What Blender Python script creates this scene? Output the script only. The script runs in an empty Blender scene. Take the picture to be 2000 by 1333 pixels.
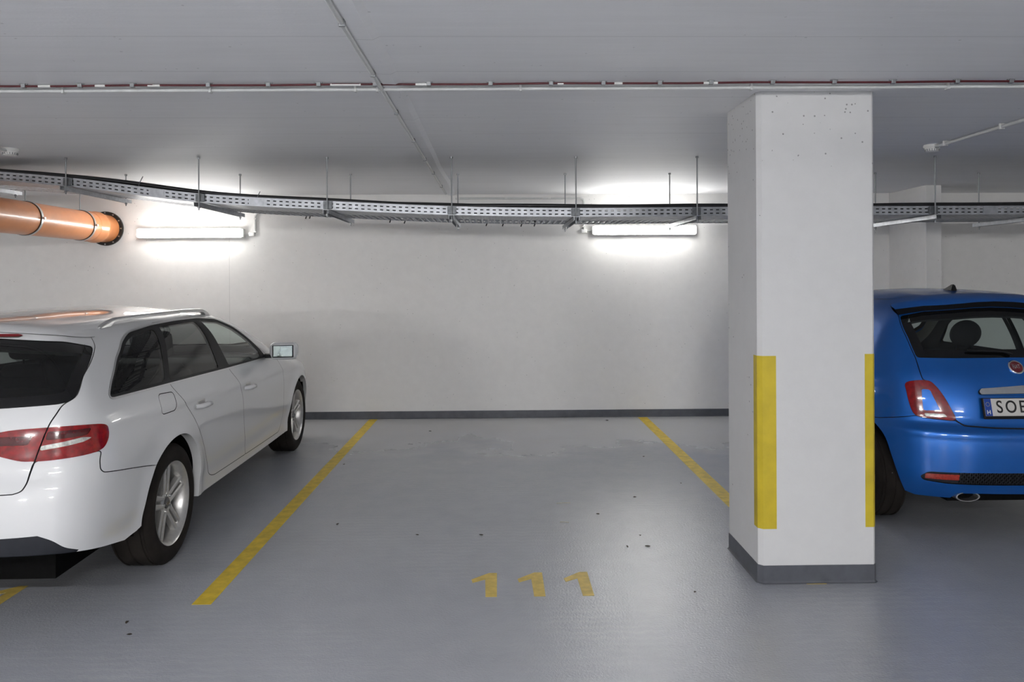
import bpy, bmesh, math, random
import numpy as np
from mathutils import Vector, Matrix
from mathutils.geometry import delaunay_2d_cdt

SC = bpy.context.scene
COL = SC.collection
random.seed(7)

# ------------------------------------------------------------------ camera, world, exposure
cam_d = bpy.data.cameras.new('camera')
cam_d.sensor_width = 36.0
cam_d.lens = 1510.0 * 36.0 / 2000.0
cam_d.shift_y = -(666.5 - 545.0) / 2000.0
cam_d.clip_start = 0.05
cam = bpy.data.objects.new('camera', cam_d)
COL.objects.link(cam)
cam.matrix_world = (Matrix.Translation((0, 0, 1.6)) @ Matrix.Rotation(-math.atan(28 / 1510.0), 4, 'Z')
                    @ Matrix.Rotation(math.radians(90), 4, 'X') @ Matrix.Rotation(-0.005, 4, 'Z'))
SC.camera = cam
world = bpy.data.worlds.new('world')
SC.world = world
world.use_nodes = True
world.node_tree.nodes['Background'].inputs[0].default_value = (0.02, 0.02, 0.022, 1)
world.node_tree.nodes['Background'].inputs[1].default_value = 0.3
SC.view_settings.view_transform = 'Standard'
SC.view_settings.look = 'None'
SC.view_settings.gamma = 1.0
SC.view_settings.use_curve_mapping = False
SC.view_settings.exposure = 0.28
SC.cycles.diffuse_bounces = 7
SC.cycles.max_bounces = 12
LAMP = 33.0          # emission strength of the battens on the back wall
A2 = 185.0           # battens over the near edge of the driving aisle
A5 = 330.0           # battens on the wall across the aisle

# ------------------------------------------------------------------ helpers
def link(o, parent=None):
    COL.objects.link(o)
    if parent is not None:
        o.parent = parent
    return o

def mesh_obj(name, verts, faces, mat=None, parent=None, smooth=False, normals=None):
    me = bpy.data.meshes.new(name)
    me.from_pydata([tuple(map(float, v)) for v in verts], [], [tuple(int(i) for i in f) for f in faces])
    if mat is not None:
        me.materials.append(mat)
    if smooth or normals is not None:
        me.polygons.foreach_set('use_smooth', [True] * len(me.polygons))
    me.update()
    if normals is not None:
        me.normals_split_custom_set_from_vertices([tuple(map(float, n)) for n in normals])
    return link(bpy.data.objects.new(name, me), parent)

def bm_obj(name, bm, mat=None, parent=None, smooth=False, angle=None):
    me = bpy.data.meshes.new(name)
    bm.normal_update()
    bm.to_mesh(me)
    bm.free()
    if mat is not None:
        me.materials.append(mat)
    if smooth:
        me.polygons.foreach_set('use_smooth', [True] * len(me.polygons))
        if angle:
            me.set_sharp_from_angle(angle=math.radians(angle))
    return link(bpy.data.objects.new(name, me), parent)

def empty(name, loc=(0, 0, 0), rz=0.0, scale=1.0):
    o = bpy.data.objects.new(name, None)
    o.empty_display_size = 0.1
    o.location = loc
    o.rotation_euler = (0, 0, rz)
    o.scale = (scale,) * 3
    return link(o)

def tag(o, label=None, cat=None, group=None, kind=None):
    if label: o['label'] = label
    if cat: o['category'] = cat
    if group: o['group'] = group
    if kind: o['kind'] = kind
    return o

def add_box(bm, lo, hi, bevel=0.0, seg=2, mtx=None):
    c = [(a + b) / 2 for a, b in zip(lo, hi)]
    s = [max(b - a, 1e-5) for a, b in zip(lo, hi)]
    t = bmesh.new()
    bmesh.ops.create_cube(t, size=1.0)
    for v in t.verts:
        v.co = Vector((v.co.x * s[0], v.co.y * s[1], v.co.z * s[2]))
    if bevel > 0:
        bmesh.ops.bevel(t, geom=t.edges[:], offset=min(bevel, min(s) * .49), segments=seg, affect='EDGES', profile=0.5)
    for v in t.verts:
        v.co += Vector(c)
        if mtx is not None:
            v.co = mtx @ v.co
    me = bpy.data.meshes.new('tmp')
    t.to_mesh(me); t.free()
    bm.from_mesh(me)
    bpy.data.meshes.remove(me)

def box(name, lo, hi, mat, parent=None, bevel=0.0, seg=2, smooth=False, mtx=None):
    bm = bmesh.new()
    add_box(bm, lo, hi, bevel, seg, mtx)
    return bm_obj(name, bm, mat, parent, smooth, 40 if smooth else None)

def add_tube(bm, pts, r, n=10, cap=True):
    pts = [Vector(p) for p in pts]
    rings = []
    up = Vector((0, 0, 1))
    for i, p in enumerate(pts):
        d = (pts[min(i + 1, len(pts) - 1)] - pts[max(i - 1, 0)]).normalized()
        a = d.cross(up)
        if a.length < 1e-3:
            a = d.cross(Vector((1, 0, 0)))
        a.normalize()
        b = d.cross(a).normalized()
        rr = r[i] if isinstance(r, (list, tuple)) else r
        rings.append([bm.verts.new(p + rr * (math.cos(t) * a + math.sin(t) * b)) for t in [2 * math.pi * k / n for k in range(n)]])
    for i in range(len(rings) - 1):
        for k in range(n):
            bm.faces.new((rings[i][k], rings[i + 1][k], rings[i + 1][(k + 1) % n], rings[i][(k + 1) % n]))
    if cap:
        bm.faces.new(rings[0]); bm.faces.new(rings[-1][::-1])
    bmesh.ops.recalc_face_normals(bm, faces=bm.faces[:])

def tube(name, pts, r, mat, parent=None, n=10):
    bm = bmesh.new()
    add_tube(bm, pts, r, n)
    return bm_obj(name, bm, mat, parent, True, 50)

def add_lathe(bm, prof, axis='X', n=32, origin=(0, 0, 0), closed=False):
    """prof: (radius, along-axis) pairs."""
    o = Vector(origin)
    rings = []
    for r, a in prof:
        ring = []
        for k in range(n):
            t = 2 * math.pi * k / n
            c, s = r * math.cos(t), r * math.sin(t)
            p = {'X': (a, c, s), 'Y': (c, a, s), 'Z': (c, s, a)}[axis]
            ring.append(bm.verts.new(o + Vector(p)))
        rings.append(ring)
    m = len(rings)
    for i in range(m if closed else m - 1):
        A, B = rings[i], rings[(i + 1) % m]
        for k in range(n):
            bm.faces.new((A[k], B[k], B[(k + 1) % n], A[(k + 1) % n]))
    if not closed:
        if prof[0][0] > 1e-6: bm.faces.new(rings[0])
        if prof[-1][0] > 1e-6: bm.faces.new(rings[-1][::-1])
    bmesh.ops.remove_doubles(bm, verts=bm.verts[:], dist=1e-6)
    bmesh.ops.recalc_face_normals(bm, faces=bm.faces[:])

def lathe(name, prof, mat, parent=None, axis='X', n=32, origin=(0, 0, 0), closed=False, angle=35):
    bm = bmesh.new()
    add_lathe(bm, prof, axis, n, origin, closed)
    return bm_obj(name, bm, mat, parent, True, angle)

def prism(name, poly, z0, z1, mat, parent=None, bevel=0.0):
    bm = bmesh.new()
    lo = [bm.verts.new((x, y, z0)) for x, y in poly]
    hi = [bm.verts.new((x, y, z1)) for x, y in poly]
    n = len(poly)
    bm.faces.new(lo); bm.faces.new(hi)
    for k in range(n):
        bm.faces.new((lo[k], lo[(k + 1) % n], hi[(k + 1) % n], hi[k]))
    bmesh.ops.recalc_face_normals(bm, faces=bm.faces[:])
    if bevel:
        bmesh.ops.bevel(bm, geom=bm.edges[:], offset=bevel, segments=2, affect='EDGES')
    return bm_obj(name, bm, mat, parent)

def text_mesh(name, body, size, mat, parent=None, depth=0.0006, bold=0.0, mtx=None, align='CENTER'):
    cu = bpy.data.curves.new('tmp_text', 'FONT')
    cu.body = body
    cu.size = size
    cu.extrude = depth
    cu.offset = bold
    cu.align_x = align
    cu.align_y = 'CENTER'
    t = bpy.data.objects.new('tmp_text', cu)
    COL.objects.link(t)
    dg = bpy.context.evaluated_depsgraph_get()
    me = bpy.data.meshes.new_from_object(t.evaluated_get(dg))
    bpy.data.objects.remove(t)
    if mtx is not None:
        me.transform(mtx)
    me.name = name
    me.materials.clear()
    me.materials.append(mat)
    return link(bpy.data.objects.new(name, me), parent)

# ------------------------------------------------------------------ materials
class N:
    """tiny node-graph helper"""
    def __init__(self, name):
        self.m = bpy.data.materials.new(name)
        self.m.use_nodes = True
        self.t = self.m.node_tree
        self.b = self.t.nodes['Principled BSDF']
        self.out = self.t.nodes['Material Output']
    def n(self, typ, **kw):
        x = self.t.nodes.new(typ)
        for k, v in kw.items():
            if hasattr(x, k) and not k[0].isupper():
                setattr(x, k, v)
            else:
                x.inputs[k.replace('_', ' ')].default_value = v
        return x
    def l(self, a, b):
        self.t.links.new(a, b)
    def coords(self, scale=(1, 1, 1), kind='Object'):
        c = self.n('ShaderNodeTexCoord'); mp = self.n('ShaderNodeMapping')
        mp.inputs['Scale'].default_value = scale
        self.l(c.outputs[kind], mp.inputs['Vector'])
        return mp.outputs['Vector']
    def noise(self, vec, scale, detail=4, rough=.55):
        x = self.n('ShaderNodeTexNoise')
        x.inputs['Scale'].default_value = scale
        x.inputs['Detail'].default_value = detail
        x.inputs['Roughness'].default_value = rough
        self.l(vec, x.inputs['Vector'])
        return x.outputs['Fac']
    def ramp(self, fac, stops):
        x = self.n('ShaderNodeValToRGB')
        e = x.color_ramp.elements
        while len(e) < len(stops):
            e.new(0.5)
        for el, (p, c) in zip(e, stops):
            el.position = p
            el.color = c if len(c) == 4 else (*c, 1)
        self.l(fac, x.inputs['Fac'])
        return x.outputs['Color']
    def mix(self, a, b, fac, blend='MIX'):
        x = self.n('ShaderNodeMix')
        x.data_type = 'RGBA'
        x.blend_type = blend
        for s, v in ((x.inputs[0], fac), (x.inputs[6], a), (x.inputs[7], b)):
            if hasattr(v, 'links'):
                self.l(v, s)
            else:
                s.default_value = v if not isinstance(v, tuple) or len(v) == 4 else (*v, 1)
        return x.outputs[2]
    def math(self, op, a, b=0.0):
        x = self.n('ShaderNodeMath')
        x.operation = op
        for s, v in ((x.inputs[0], a), (x.inputs[1], b)):
            if hasattr(v, 'links'):
                self.l(v, s)
            else:
                s.default_value = v
        return x.outputs[0]
    def bump(self, h, strength, dist):
        x = self.n('ShaderNodeBump')
        x.inputs['Strength'].default_value = strength
        x.inputs['Distance'].default_value = dist
        self.l(h, x.inputs['Height'])
        self.l(x.outputs['Normal'], self.b.inputs['Normal'])

def pbr(name, col, rough=.5, metal=0.0, coat=0.0, coat_rough=.04, spec=.5, wear=0.0, wear_scale=30, bump=0.0, bump_scale=200):
    g = N(name)
    b = g.b.inputs
    b['Base Color'].default_value = (*col, 1)
    b['Roughness'].default_value = rough
    b['Metallic'].default_value = metal
    b['Coat Weight'].default_value = coat
    b['Coat Roughness'].default_value = coat_rough
    b['Specular IOR Level'].default_value = spec
    v = g.coords()
    if wear:
        f = g.noise(v, wear_scale, 5)
        lo = tuple(c * (1 - wear) for c in col); hi = tuple(min(1, c * (1 + wear)) for c in col)
        g.l(g.ramp(f, [(.3, lo), (.7, hi)]), g.b.inputs['Base Color'])
    if bump:
        g.bump(g.noise(v, bump_scale, 3), bump, .002)
    return g.m

def concrete(name, base, grain, pits=.3, pit_scale=26, lines=None, rough=.75, stretch=(1, 1, 1), pit_top=False, seam_x=None):
    g = N(name)
    v = g.coords()
    vs = g.coords(stretch)
    big = g.noise(vs, 1.3, 6, .6)
    fine = g.noise(vs, 9, 5, .65)
    c = g.mix(tuple(q * (1 - grain) for q in base), tuple(min(.95, q * (1 + grain * .6)) for q in base), big)
    c = g.mix(c, g.ramp(fine, [(.3, tuple(q * .93 for q in base)), (.7, tuple(min(.95, q * 1.03) for q in base))]), .45)
    vo = g.n('ShaderNodeTexVoronoi'); vo.inputs['Scale'].default_value = pit_scale
    g.l(v, vo.inputs['Vector'])
    sel = g.math('GREATER_THAN', g.noise(v, pit_scale * .35, 2), .60 if not pit_top else .44)
    dot = g.math('LESS_THAN', vo.outputs['Distance'], .13 if not pit_top else .17)
    rnd = g.n('ShaderNodeSeparateColor'); g.l(vo.outputs['Color'], rnd.inputs['Color'])
    dot = g.math('MULTIPLY', g.math('MULTIPLY', dot, sel), g.math('GREATER_THAN', rnd.outputs['Red'], .45 if not pit_top else .55))
    if pit_top:
        sp = g.n('ShaderNodeSeparateXYZ'); g.l(v, sp.inputs['Vector'])
        hi = g.math('MULTIPLY', g.math('GREATER_THAN', g.math('ADD', sp.outputs['Z'], g.math('MULTIPLY', g.noise(v, 3, 3), .5)), 2.42), 1.0)
        hi = g.math('ADD', hi, g.math('MULTIPLY', g.math('GREATER_THAN', rnd.outputs['Green'], .9), 1.0))
        dot = g.math('MULTIPLY', dot, g.math('MINIMUM', hi, 1.0))
    c = g.mix(c, tuple(q * .30 for q in base), g.math('MULTIPLY', dot, pits))
    if lines:
        # faint joints left by the formwork boards
        w = g.n('ShaderNodeSeparateXYZ'); g.l(v, w.inputs['Vector'])
        ax = g.math('ADD', w.outputs[lines[0]], g.math('MULTIPLY', g.noise(vs, .8, 2), .03))
        fr = g.math('FRACT', g.math('DIVIDE', ax, lines[1]))
        ln = g.math('MULTIPLY', g.math('LESS_THAN', fr, .012 / lines[1] * .5), g.math('GREATER_THAN', g.noise(vs, 1.1, 3), .47))
        c = g.mix(c, tuple(q * .62 for q in base), g.math('MULTIPLY', ln, lines[2]))
    if seam_x is not None:
        w = g.n('ShaderNodeSeparateXYZ'); g.l(v, w.inputs['Vector'])
        for sx in seam_x:
            d = g.math('ABSOLUTE', g.math('SUBTRACT', w.outputs['X'], sx))
            c = g.mix(c, tuple(q * .7 for q in base), g.math('MULTIPLY', g.math('LESS_THAN', d, .004), .45))
    g.l(c, g.b.inputs['Base Color'])
    g.b.inputs['Roughness'].default_value = rough
    g.b.inputs['Specular IOR Level'].default_value = .3
    h = g.math('SUBTRACT', g.math('ADD', g.math('MULTIPLY', fine, .5), g.math('MULTIPLY', g.noise(v, 70, 3), .25)), dot)
    g.bump(h, .22, .01)
    return g.m

def floor_material():
    g = N('floor_epoxy')
    v = g.coords()
    c = g.ramp(g.noise(v, .55, 4, .5), [(.30, (.345, .362, .41)), (.50, (.375, .39, .43)), (.72, (.41, .42, .445))])
    fine = g.noise(v, 6, 6, .65)
    c = g.mix(c, g.ramp(fine, [(.35, (.34, .353, .385)), (.65, (.41, .42, .45))]), .35)
    # faint curved tyre scuffs in the middle of the bay
    wv = g.n('ShaderNodeTexWave'); wv.wave_type = 'RINGS'
    wv.inputs['Scale'].default_value = 7.0; wv.inputs['Distortion'].default_value = 5; wv.inputs['Detail'].default_value = 5
    wv.inputs['Detail Scale'].default_value = 1.6
    mp = g.n('ShaderNodeMapping'); mp.inputs['Location'].default_value = (.75, -4.2, 0); mp.inputs['Scale'].default_value = (1.3, .8, 1)
    g.l(v, mp.inputs['Vector']); g.l(mp.outputs['Vector'], wv.inputs['Vector'])
    mask = g.ramp(g.noise(v, .8, 5, .6), [(.45, (0, 0, 0)), (.72, (1, 1, 1))])
    mk = g.math('MULTIPLY', g.ramp(wv.outputs['Fac'], [(.3, (0, 0, 0)), (1.0, (1, 1, 1))]), mask)
    c = g.mix(c, (.55, .55, .54), g.math('MULTIPLY', mk, .24))
    # pale dusty border along the back wall, ragged towards the bay
    sp = g.n('ShaderNodeSeparateXYZ'); g.l(v, sp.inputs['Vector'])
    dz = g.math('ADD', sp.outputs['Y'], g.math('MULTIPLY', g.noise(v, 1.1, 6, .6), 3.2))
    dust = g.ramp(g.math('DIVIDE', dz, 12.0), [(.70, (0, 0, 0)), (.83, (1, 1, 1))])
    c = g.mix(c, (.52, .515, .50), g.math('MULTIPLY', dust, .55))
    spk = g.math('GREATER_THAN', g.noise(v, 60, 2), .78)
    c = g.mix(c, (.12, .12, .12), g.math('MULTIPLY', spk, .35))
    g.l(c, g.b.inputs['Base Color'])
    r = g.ramp(g.noise(v, 1.7, 6, .65), [(.3, (.14, .14, .14)), (.7, (.22, .22, .22))])
    r = g.mix(r, (.55, .55, .55), g.math('MULTIPLY', dust, .7))
    g.l(r, g.b.inputs['Roughness'])
    g.b.inputs['Specular IOR Level'].default_value = 1.0
    h = g.math('ADD', g.noise(v, 85, 3), g.math('MULTIPLY', g.noise(v, 240, 2), .5))
    g.bump(h, .45, .004)
    return g.m

def glass(name, tint, refl=.05):
    g = N(name)
    g.t.nodes.remove(g.b)
    tr = g.n('ShaderNodeBsdfTransparent'); tr.inputs['Color'].default_value = (*tint, 1)
    gl = g.n('ShaderNodeBsdfGlossy'); gl.inputs['Roughness'].default_value = .015
    lw = g.n('ShaderNodeLayerWeight'); lw.inputs['Blend'].default_value = .5
    fr = g.math('ADD', g.math('MULTIPLY', g.math('POWER', lw.outputs['Facing'], 5.0), 1 - refl), refl)   # thin pane, the same from both sides
    mx = g.n('ShaderNodeMixShader')
    g.l(fr, mx.inputs[0]); g.l(tr.outputs[0], mx.inputs[1]); g.l(gl.outputs[0], mx.inputs[2])
    g.l(mx.outputs[0], g.out.inputs['Surface'])
    return g.m

def emit(name, col, strength):
    g = N(name)
    g.b.inputs['Base Color'].default_value = (.9, .9, .9, 1)
    g.b.inputs['Emission Color'].default_value = (*col, 1)
    g.b.inputs['Emission Strength'].default_value = strength
    return g.m

M = dict(
    wall=concrete('painted_wall', (.85, .84, .82), .05, .5, 30, rough=.8, seam_x=(-3.066, -8.2, 2.95)),
    column=concrete('painted_column', (.65, .65, .65), .03, .8, 36, rough=.8, pit_top=True),
    ceiling=concrete('ceiling_concrete', (.85, .853, .862), .09, .35, 22, lines=(1, .52, .55), rough=.62, stretch=(.18, 2.2, 1)),
    floor=floor_material(),
    base=pbr('baseboard_paint', (.085, .09, .105), .45, wear=.18, wear_scale=12, bump=.2, bump_scale=60),
    yellow=pbr('yellow_floor_paint', (.66, .47, .035), .5, wear=.22, wear_scale=14, bump=.25, bump_scale=180),
    digit=pbr('yellow_digit_paint', (.66, .48, .11), .5, wear=.16, wear_scale=22),
    guard=pbr('yellow_corner_paint', (.55, .42, .02), .5, wear=.12, wear_scale=9),
    galv=pbr('galvanised_steel', (.40, .415, .44), .42, .75, wear=.2, wear_scale=18),
    darkmetal=pbr('dark_steel', (.16, .17, .18), .45, .7, wear=.25),
    rod=pbr('threaded_rod_steel', (.30, .31, .32), .45, .8),
    conduit=pbr('pale_grey_conduit', (.60, .61, .60), .45, wear=.05),
    white_plastic=pbr('white_plastic', (.72, .72, .70), .4, wear=.04),
    black_cable=pbr('black_cable', (.012, .012, .014), .42, wear=.3),
    red_cable=pbr('red_cable', (.075, .006, .010), .45, wear=.2),
    orange=pbr('orange_drain_pipe', (.70, .27, .10), .32, wear=.08, wear_scale=5, coat=.2),
    rubber=pbr('black_rubber', (.02, .018, .016), .65, wear=.3),
    steel=pbr('zinc_clamp', (.55, .55, .55), .3, .9),
    lamp=emit('lamp_diffuser', (1.0, .985, .955), LAMP),
    A2=emit('aisle_lamp_diffuser', (1.0, .99, .985), A2),
    A5=emit('far_wall_lamp_diffuser', (1.0, .99, .985), A5),
    white_paint=pbr('white_car_paint', (.69, .695, .70), .35, 0, 1.0, .03, wear=.012, wear_scale=2),
    blue_paint=pbr('blue_car_paint', (.004, .112, .45), .38, .55, .7, .05, wear=.06, wear_scale=3, bump=.04, bump_scale=900),
    black_trim=pbr('black_trim', (.009, .009, .010), .5, spec=.2, wear=.1),
    black_glass=pbr('black_glass_border', (.004, .004, .0045), .03, wear=.1),
    grey_plastic=pbr('charcoal_plastic', (.018, .020, .026), .6, spec=.3, wear=.12, bump=.2, bump_scale=500),
    interior=pbr('car_interior', (.020, .020, .022), .8, wear=.2),
    headliner=pbr('headliner', (.22, .215, .20), .85, wear=.06),
    seat=pbr('seat_cloth', (.025, .025, .028), .8, wear=.25),
    chrome=pbr('chrome', (.75, .75, .76), .12, 1.0, wear=.04),
    satin=pbr('satin_aluminium', (.62, .62, .62), .33, .9, wear=.05),
    alloy=pbr('alloy_wheel', (.56, .55, .53), .32, .65, .3, wear=.08),
    alloy_dark=pbr('dark_alloy', (.13, .13, .135), .35, .7, .3, wear=.1),
    tyre=pbr('tyre_rubber', (.017, .014, .012), .85, spec=.2, wear=.35, wear_scale=8, bump=.25, bump_scale=120),
    well=pbr('wheel_well', (.006, .006, .006), 1.0, spec=.02, wear=.2),
    red_lens=pbr('red_lens', (.23, .003, .005), .12, 0, 1.0, .02, wear=.35, wear_scale=40),
    deep_red=pbr('deep_red_lens', (.07, .001, .003), .12, 0, 1.0, .02, wear=.3, wear_scale=50),
    dark_red=pbr('dark_red_plastic', (.20, .006, .010), .35, wear=.15),
    amber=pbr('reflector_red', (.33, .022, .010), .2, 0, 1.0, .03, wear=.3, wear_scale=90),
    clear_lens=pbr('clear_lens', (.62, .62, .58), .15, .4, 1.0, .03, wear=.35, wear_scale=70),
    glass_clear=glass('clear_window_glass', (.86, .93, .90)),
    glass_dark=glass('privacy_window_glass', (.24, .25, .25)),
    glass_rear=glass('rear_window_glass', (.22, .24, .24)),
    glass_blue_car=glass('tinted_hatch_glass', (.66, .72, .71)),
    mirror=pbr('mirror_glass', (.45, .52, .50), .02, 1.0),
    plate=pbr('plate_white', (.62, .60, .57), .4, wear=.03),
    plate_blue=pbr('plate_blue_band', (.006, .05, .30), .4, wear=.05),
    ink=pbr('plate_ink', (.010, .010, .010), .5, wear=.1),
    white_ink=pbr('white_ink', (.75, .75, .75), .5, wear=.03),
    star=pbr('plate_stars', (.70, .55, .05), .5, wear=.03),
    badge_red=pbr('badge_red_enamel', (.12, .006, .012), .25, 0, 1.0, wear=.1),
    leaf=pbr('dry_leaf', (.035, .026, .018), .8, wear=.3),
    straw=pbr('straw', (.45, .42, .33), .7, wear=.2),
)

# ------------------------------------------------------------------ room shell
H = 2.575
WY = 8.9                       # back wall
X0, X1, Y0 = -10.5, 8.0, -9.0

def shell(name, lo, hi, mat):
    return tag(box(name, lo, hi, mat), kind='structure')

floor = shell('floor', (X0 - .2, Y0 - .2, -.2), (X1 + .2, WY + .2, 0), M['floor'])
ceiling = shell('ceiling', (X0 - .2, Y0 - .2, H), (X1 + .2, WY + .2, H + .2), M['ceiling'])
wall_back = shell('wall_back', (X0 - .2, WY, 0), (X1 + .2, WY + .2, H), M['wall'])
shell('wall_front', (X0 - .2, Y0 - .2, 0), (X1 + .2, Y0, H), M['wall'])
shell('wall_left', (X0 - .2, Y0, 0), (X0, WY, H), M['wall'])
shell('wall_right', (X1, Y0, 0), (X1 + .2, WY, H), M['wall'])

# dark painted upstand along the back wall, with a small cove onto the floor
def skirting(name, path, h, t, mat, parent=None, closed=False):
    """path: floor polyline; the strip stands to the right of the walking direction."""
    prof = [(0, h), (t, h), (t, .012), (t + .003, .005), (t + .009, .001), (0, .0005)]
    n = len(path)
    rings = []
    for i in range(n):
        p = Vector(path[i])
        if closed:
            a, b = Vector(path[i - 1]), Vector(path[(i + 1) % n])
        else:
            a, b = Vector(path[max(i - 1, 0)]), Vector(path[min(i + 1, n - 1)])
        d0 = (p - a).normalized() if (p - a).length > 1e-6 else (b - p).normalized()
        d1 = (b - p).normalized() if (b - p).length > 1e-6 else d0
        n0, n1 = Vector((d0.y, -d0.x)), Vector((d1.y, -d1.x))
        m = (n0 + n1).normalized()
        k = 1.0 / max(.3, m.dot(n0))
        rings.append([(p.x + m.x * k * o, p.y + m.y * k * o, z) for o, z in prof])
    verts = [v for r in rings for v in r]
    L = len(prof)
    faces = []
    for i in range(n if closed else n - 1):
        j = (i + 1) % n
        for k in range(L):
            faces.append((i * L + k, j * L + k, j * L + (k + 1) % L, i * L + (k + 1) % L))
    if not closed:
        faces += [tuple(range(L)), tuple(range((n - 1) * L, n * L))[::-1]]
    return mesh_obj(name, verts, faces, mat, parent)

FIN = (4.55, 4.72, 8.13)       # thin concrete fin standing out from the back wall (x0, x1, front y)
tag(skirting('baseboard_back', [(X0, WY), (FIN[0] - .0, WY)], .085, .012, M['base']), kind='structure')
tag(skirting('baseboard_right', [(FIN[1], WY), (X1, WY)], .085, .012, M['base']), kind='structure')

fin = box('wall_fin', (FIN[0], FIN[2], 0), (FIN[1], WY, H), M['wall'], bevel=.006)
tag(fin, 'thin white concrete fin wall standing out from the back wall behind the blue car', 'wall', kind='structure')
skirting('fin_skirting', [(FIN[0], WY), (FIN[0], FIN[2]), (FIN[1], FIN[2]), (FIN[1], WY)], .085, .012, M['base'], fin)

# concrete column in front, with painted corner stripes and dark base
CX0, CX1, CY0, CY1 = 1.36, 1.975, 4.015, 4.56
ch = .022
cpoly = [(CX0 + ch, CY0), (CX1 - .012, CY0), (CX1, CY0 + .012), (CX1, CY1 - ch), (CX1 - ch, CY1), (CX0 + ch, CY1), (CX0, CY1 - ch), (CX0, CY0 + ch)]
column = prism('column', cpoly, 0, H, M['column'])
tag(column, 'square white concrete column with yellow corner stripes and dark grey base', 'column', kind='structure')
skirting('column_skirting', cpoly, .094, .004, M['base'], column, closed=True)

def corner_stripe(path, z0, z1):
    """thin coat of paint folded round a column corner; path runs on the column surface"""
    t = .0015
    vs, fs = [], []
    for i, (x, y, nx, ny) in enumerate(path):
        for z in (z0, z1):
            vs.append((x, y, z)); vs.append((x + nx * t, y + ny * t, z))
    for i in range(len(path) - 1):
        a, b = i * 4, (i + 1) * 4
        fs += [(a + 1, b + 1, b + 3, a + 3), (a, a + 2, b + 2, b), (a + 2, a + 3, b + 3, b + 2), (a, b, b + 1, a + 1)]
    e = (len(path) - 1) * 4
    fs += [(0, 1, 3, 2), (e, e + 2, e + 3, e + 1)]
    return mesh_obj('corner_stripe', vs, fs, M['guard'], column)
s2 = math.sqrt(.5)
corner_stripe([(CX0, CY0 + .075, -1, 0), (CX0, CY0 + ch, -1, 0), (CX0, CY0 + ch, -s2, -s2), (CX0 + ch, CY0, -s2, -s2), (CX0 + ch, CY0, 0, -1), (CX0 + .092, CY0, 0, -1)], .285, 1.19)
corner_stripe([(CX1 - .055, CY0, 0, -1), (CX1 - .012, CY0, 0, -1), (CX1, CY0 + .012, 1, 0), (CX1, CY0 + .075, 1, 0)], .29, 1.197)

# paint on the floor
def floor_paint(name, poly, mat, label):
    o = prism(name, poly, 0.0002, .0012, mat, floor)
    o['label'] = label
    return o
def bay_line(xa, xb, ya, yb, label, skew=0.0):
    floor_paint('bay_line', [(xa - skew, ya), (xb - skew, ya), (xb, yb), (xa, yb)], M['yellow'], label)
bay_line(-1.475, -1.38, 3.84, 8.86, 'long yellow bay line between the white car and the empty bay', .042)
bay_line(1.603, 1.708, 4.0, 8.86, 'long yellow bay line running behind the column')
bay_line(-4.56, -4.46, 3.9, 8.86, 'yellow bay line on the far side of the white car')
bay_line(4.68, 4.78, 3.9, 8.1, 'yellow bay line on the far side of the blue car')
ONE = [(0, 4.203), (-.042, 4.203), (-.062, 4.185), (-.135, 4.115), (-.128, 4.07), (-.062, 4.115), (-.057, 3.888), (0, 3.888)]
for ox, ww in ((-.012, 'first'), (.233, 'second'), (.479, 'third')):
    floor_paint('bay_digit', [(ox + x, y) for x, y in ONE], M['digit'], '%s yellow stencilled digit 1 of the bay number 111' % ww)
for ox in (-2.47, -2.715):
    floor_paint('bay_digit', [(ox + x, y - .1) for x, y in ONE], M['digit'], 'yellow stencilled bay number digit half hidden under the white car')

# shallow plaster strip running towards the wall on the ceiling, its thin pipe beside it
def ceiling_strip():
    vs, fs = [], []
    ys = [-2, 0, 2, 3, 4, 5, 6, 6.6, 7.2, 7.6, 8.0, 8.5, 8.88]
    wob = [0, 0, .004, .003, .002, .0, -.004, -.012, -.006, .006, .004, 0, 0]
    for y, w in zip(ys, wob):
        xr = -.500 + w
        for x, z in ((-.566, H + .001), (-.562, H - .012), (xr, H - .014), (xr + .032, H + .001)):
            vs.append((x, y, z))
    for i in range(len(ys) - 1):
        for k in range(3):
            a = i * 4 + k
            fs.append((a, a + 1, a + 5, a + 4))
        fs.append((i * 4 + 3, i * 4, i * 4 + 4, i * 4 + 7))
    fs += [(0, 1, 2, 3), tuple(len(vs) - 4 + q for q in (3, 2, 1, 0))]
    return mesh_obj('plaster_strip', vs, fs, M['ceiling'], ceiling)
ceiling_strip()

# ------------------------------------------------------------------ pipes, cables and detectors on the ceiling
pipe = empty('ceiling_conduit', (-.578, 2.0, H))
tag(pipe, 'thin pale conduit running straight towards the back wall in the middle of the ceiling', 'conduit')
tube('conduit_tube', [(0, -3, -.016), (0, 6.7, -.016)], 0.0100, M['conduit'], pipe, 10)
for y in (.9, 1.62, 2.45, 3.35, 4.2, 5.0, 6.0):
    box('conduit_clip', (-.012, y - .007, -.029), (.014, y + .007, 0), M['rod'], pipe, .003)

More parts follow.
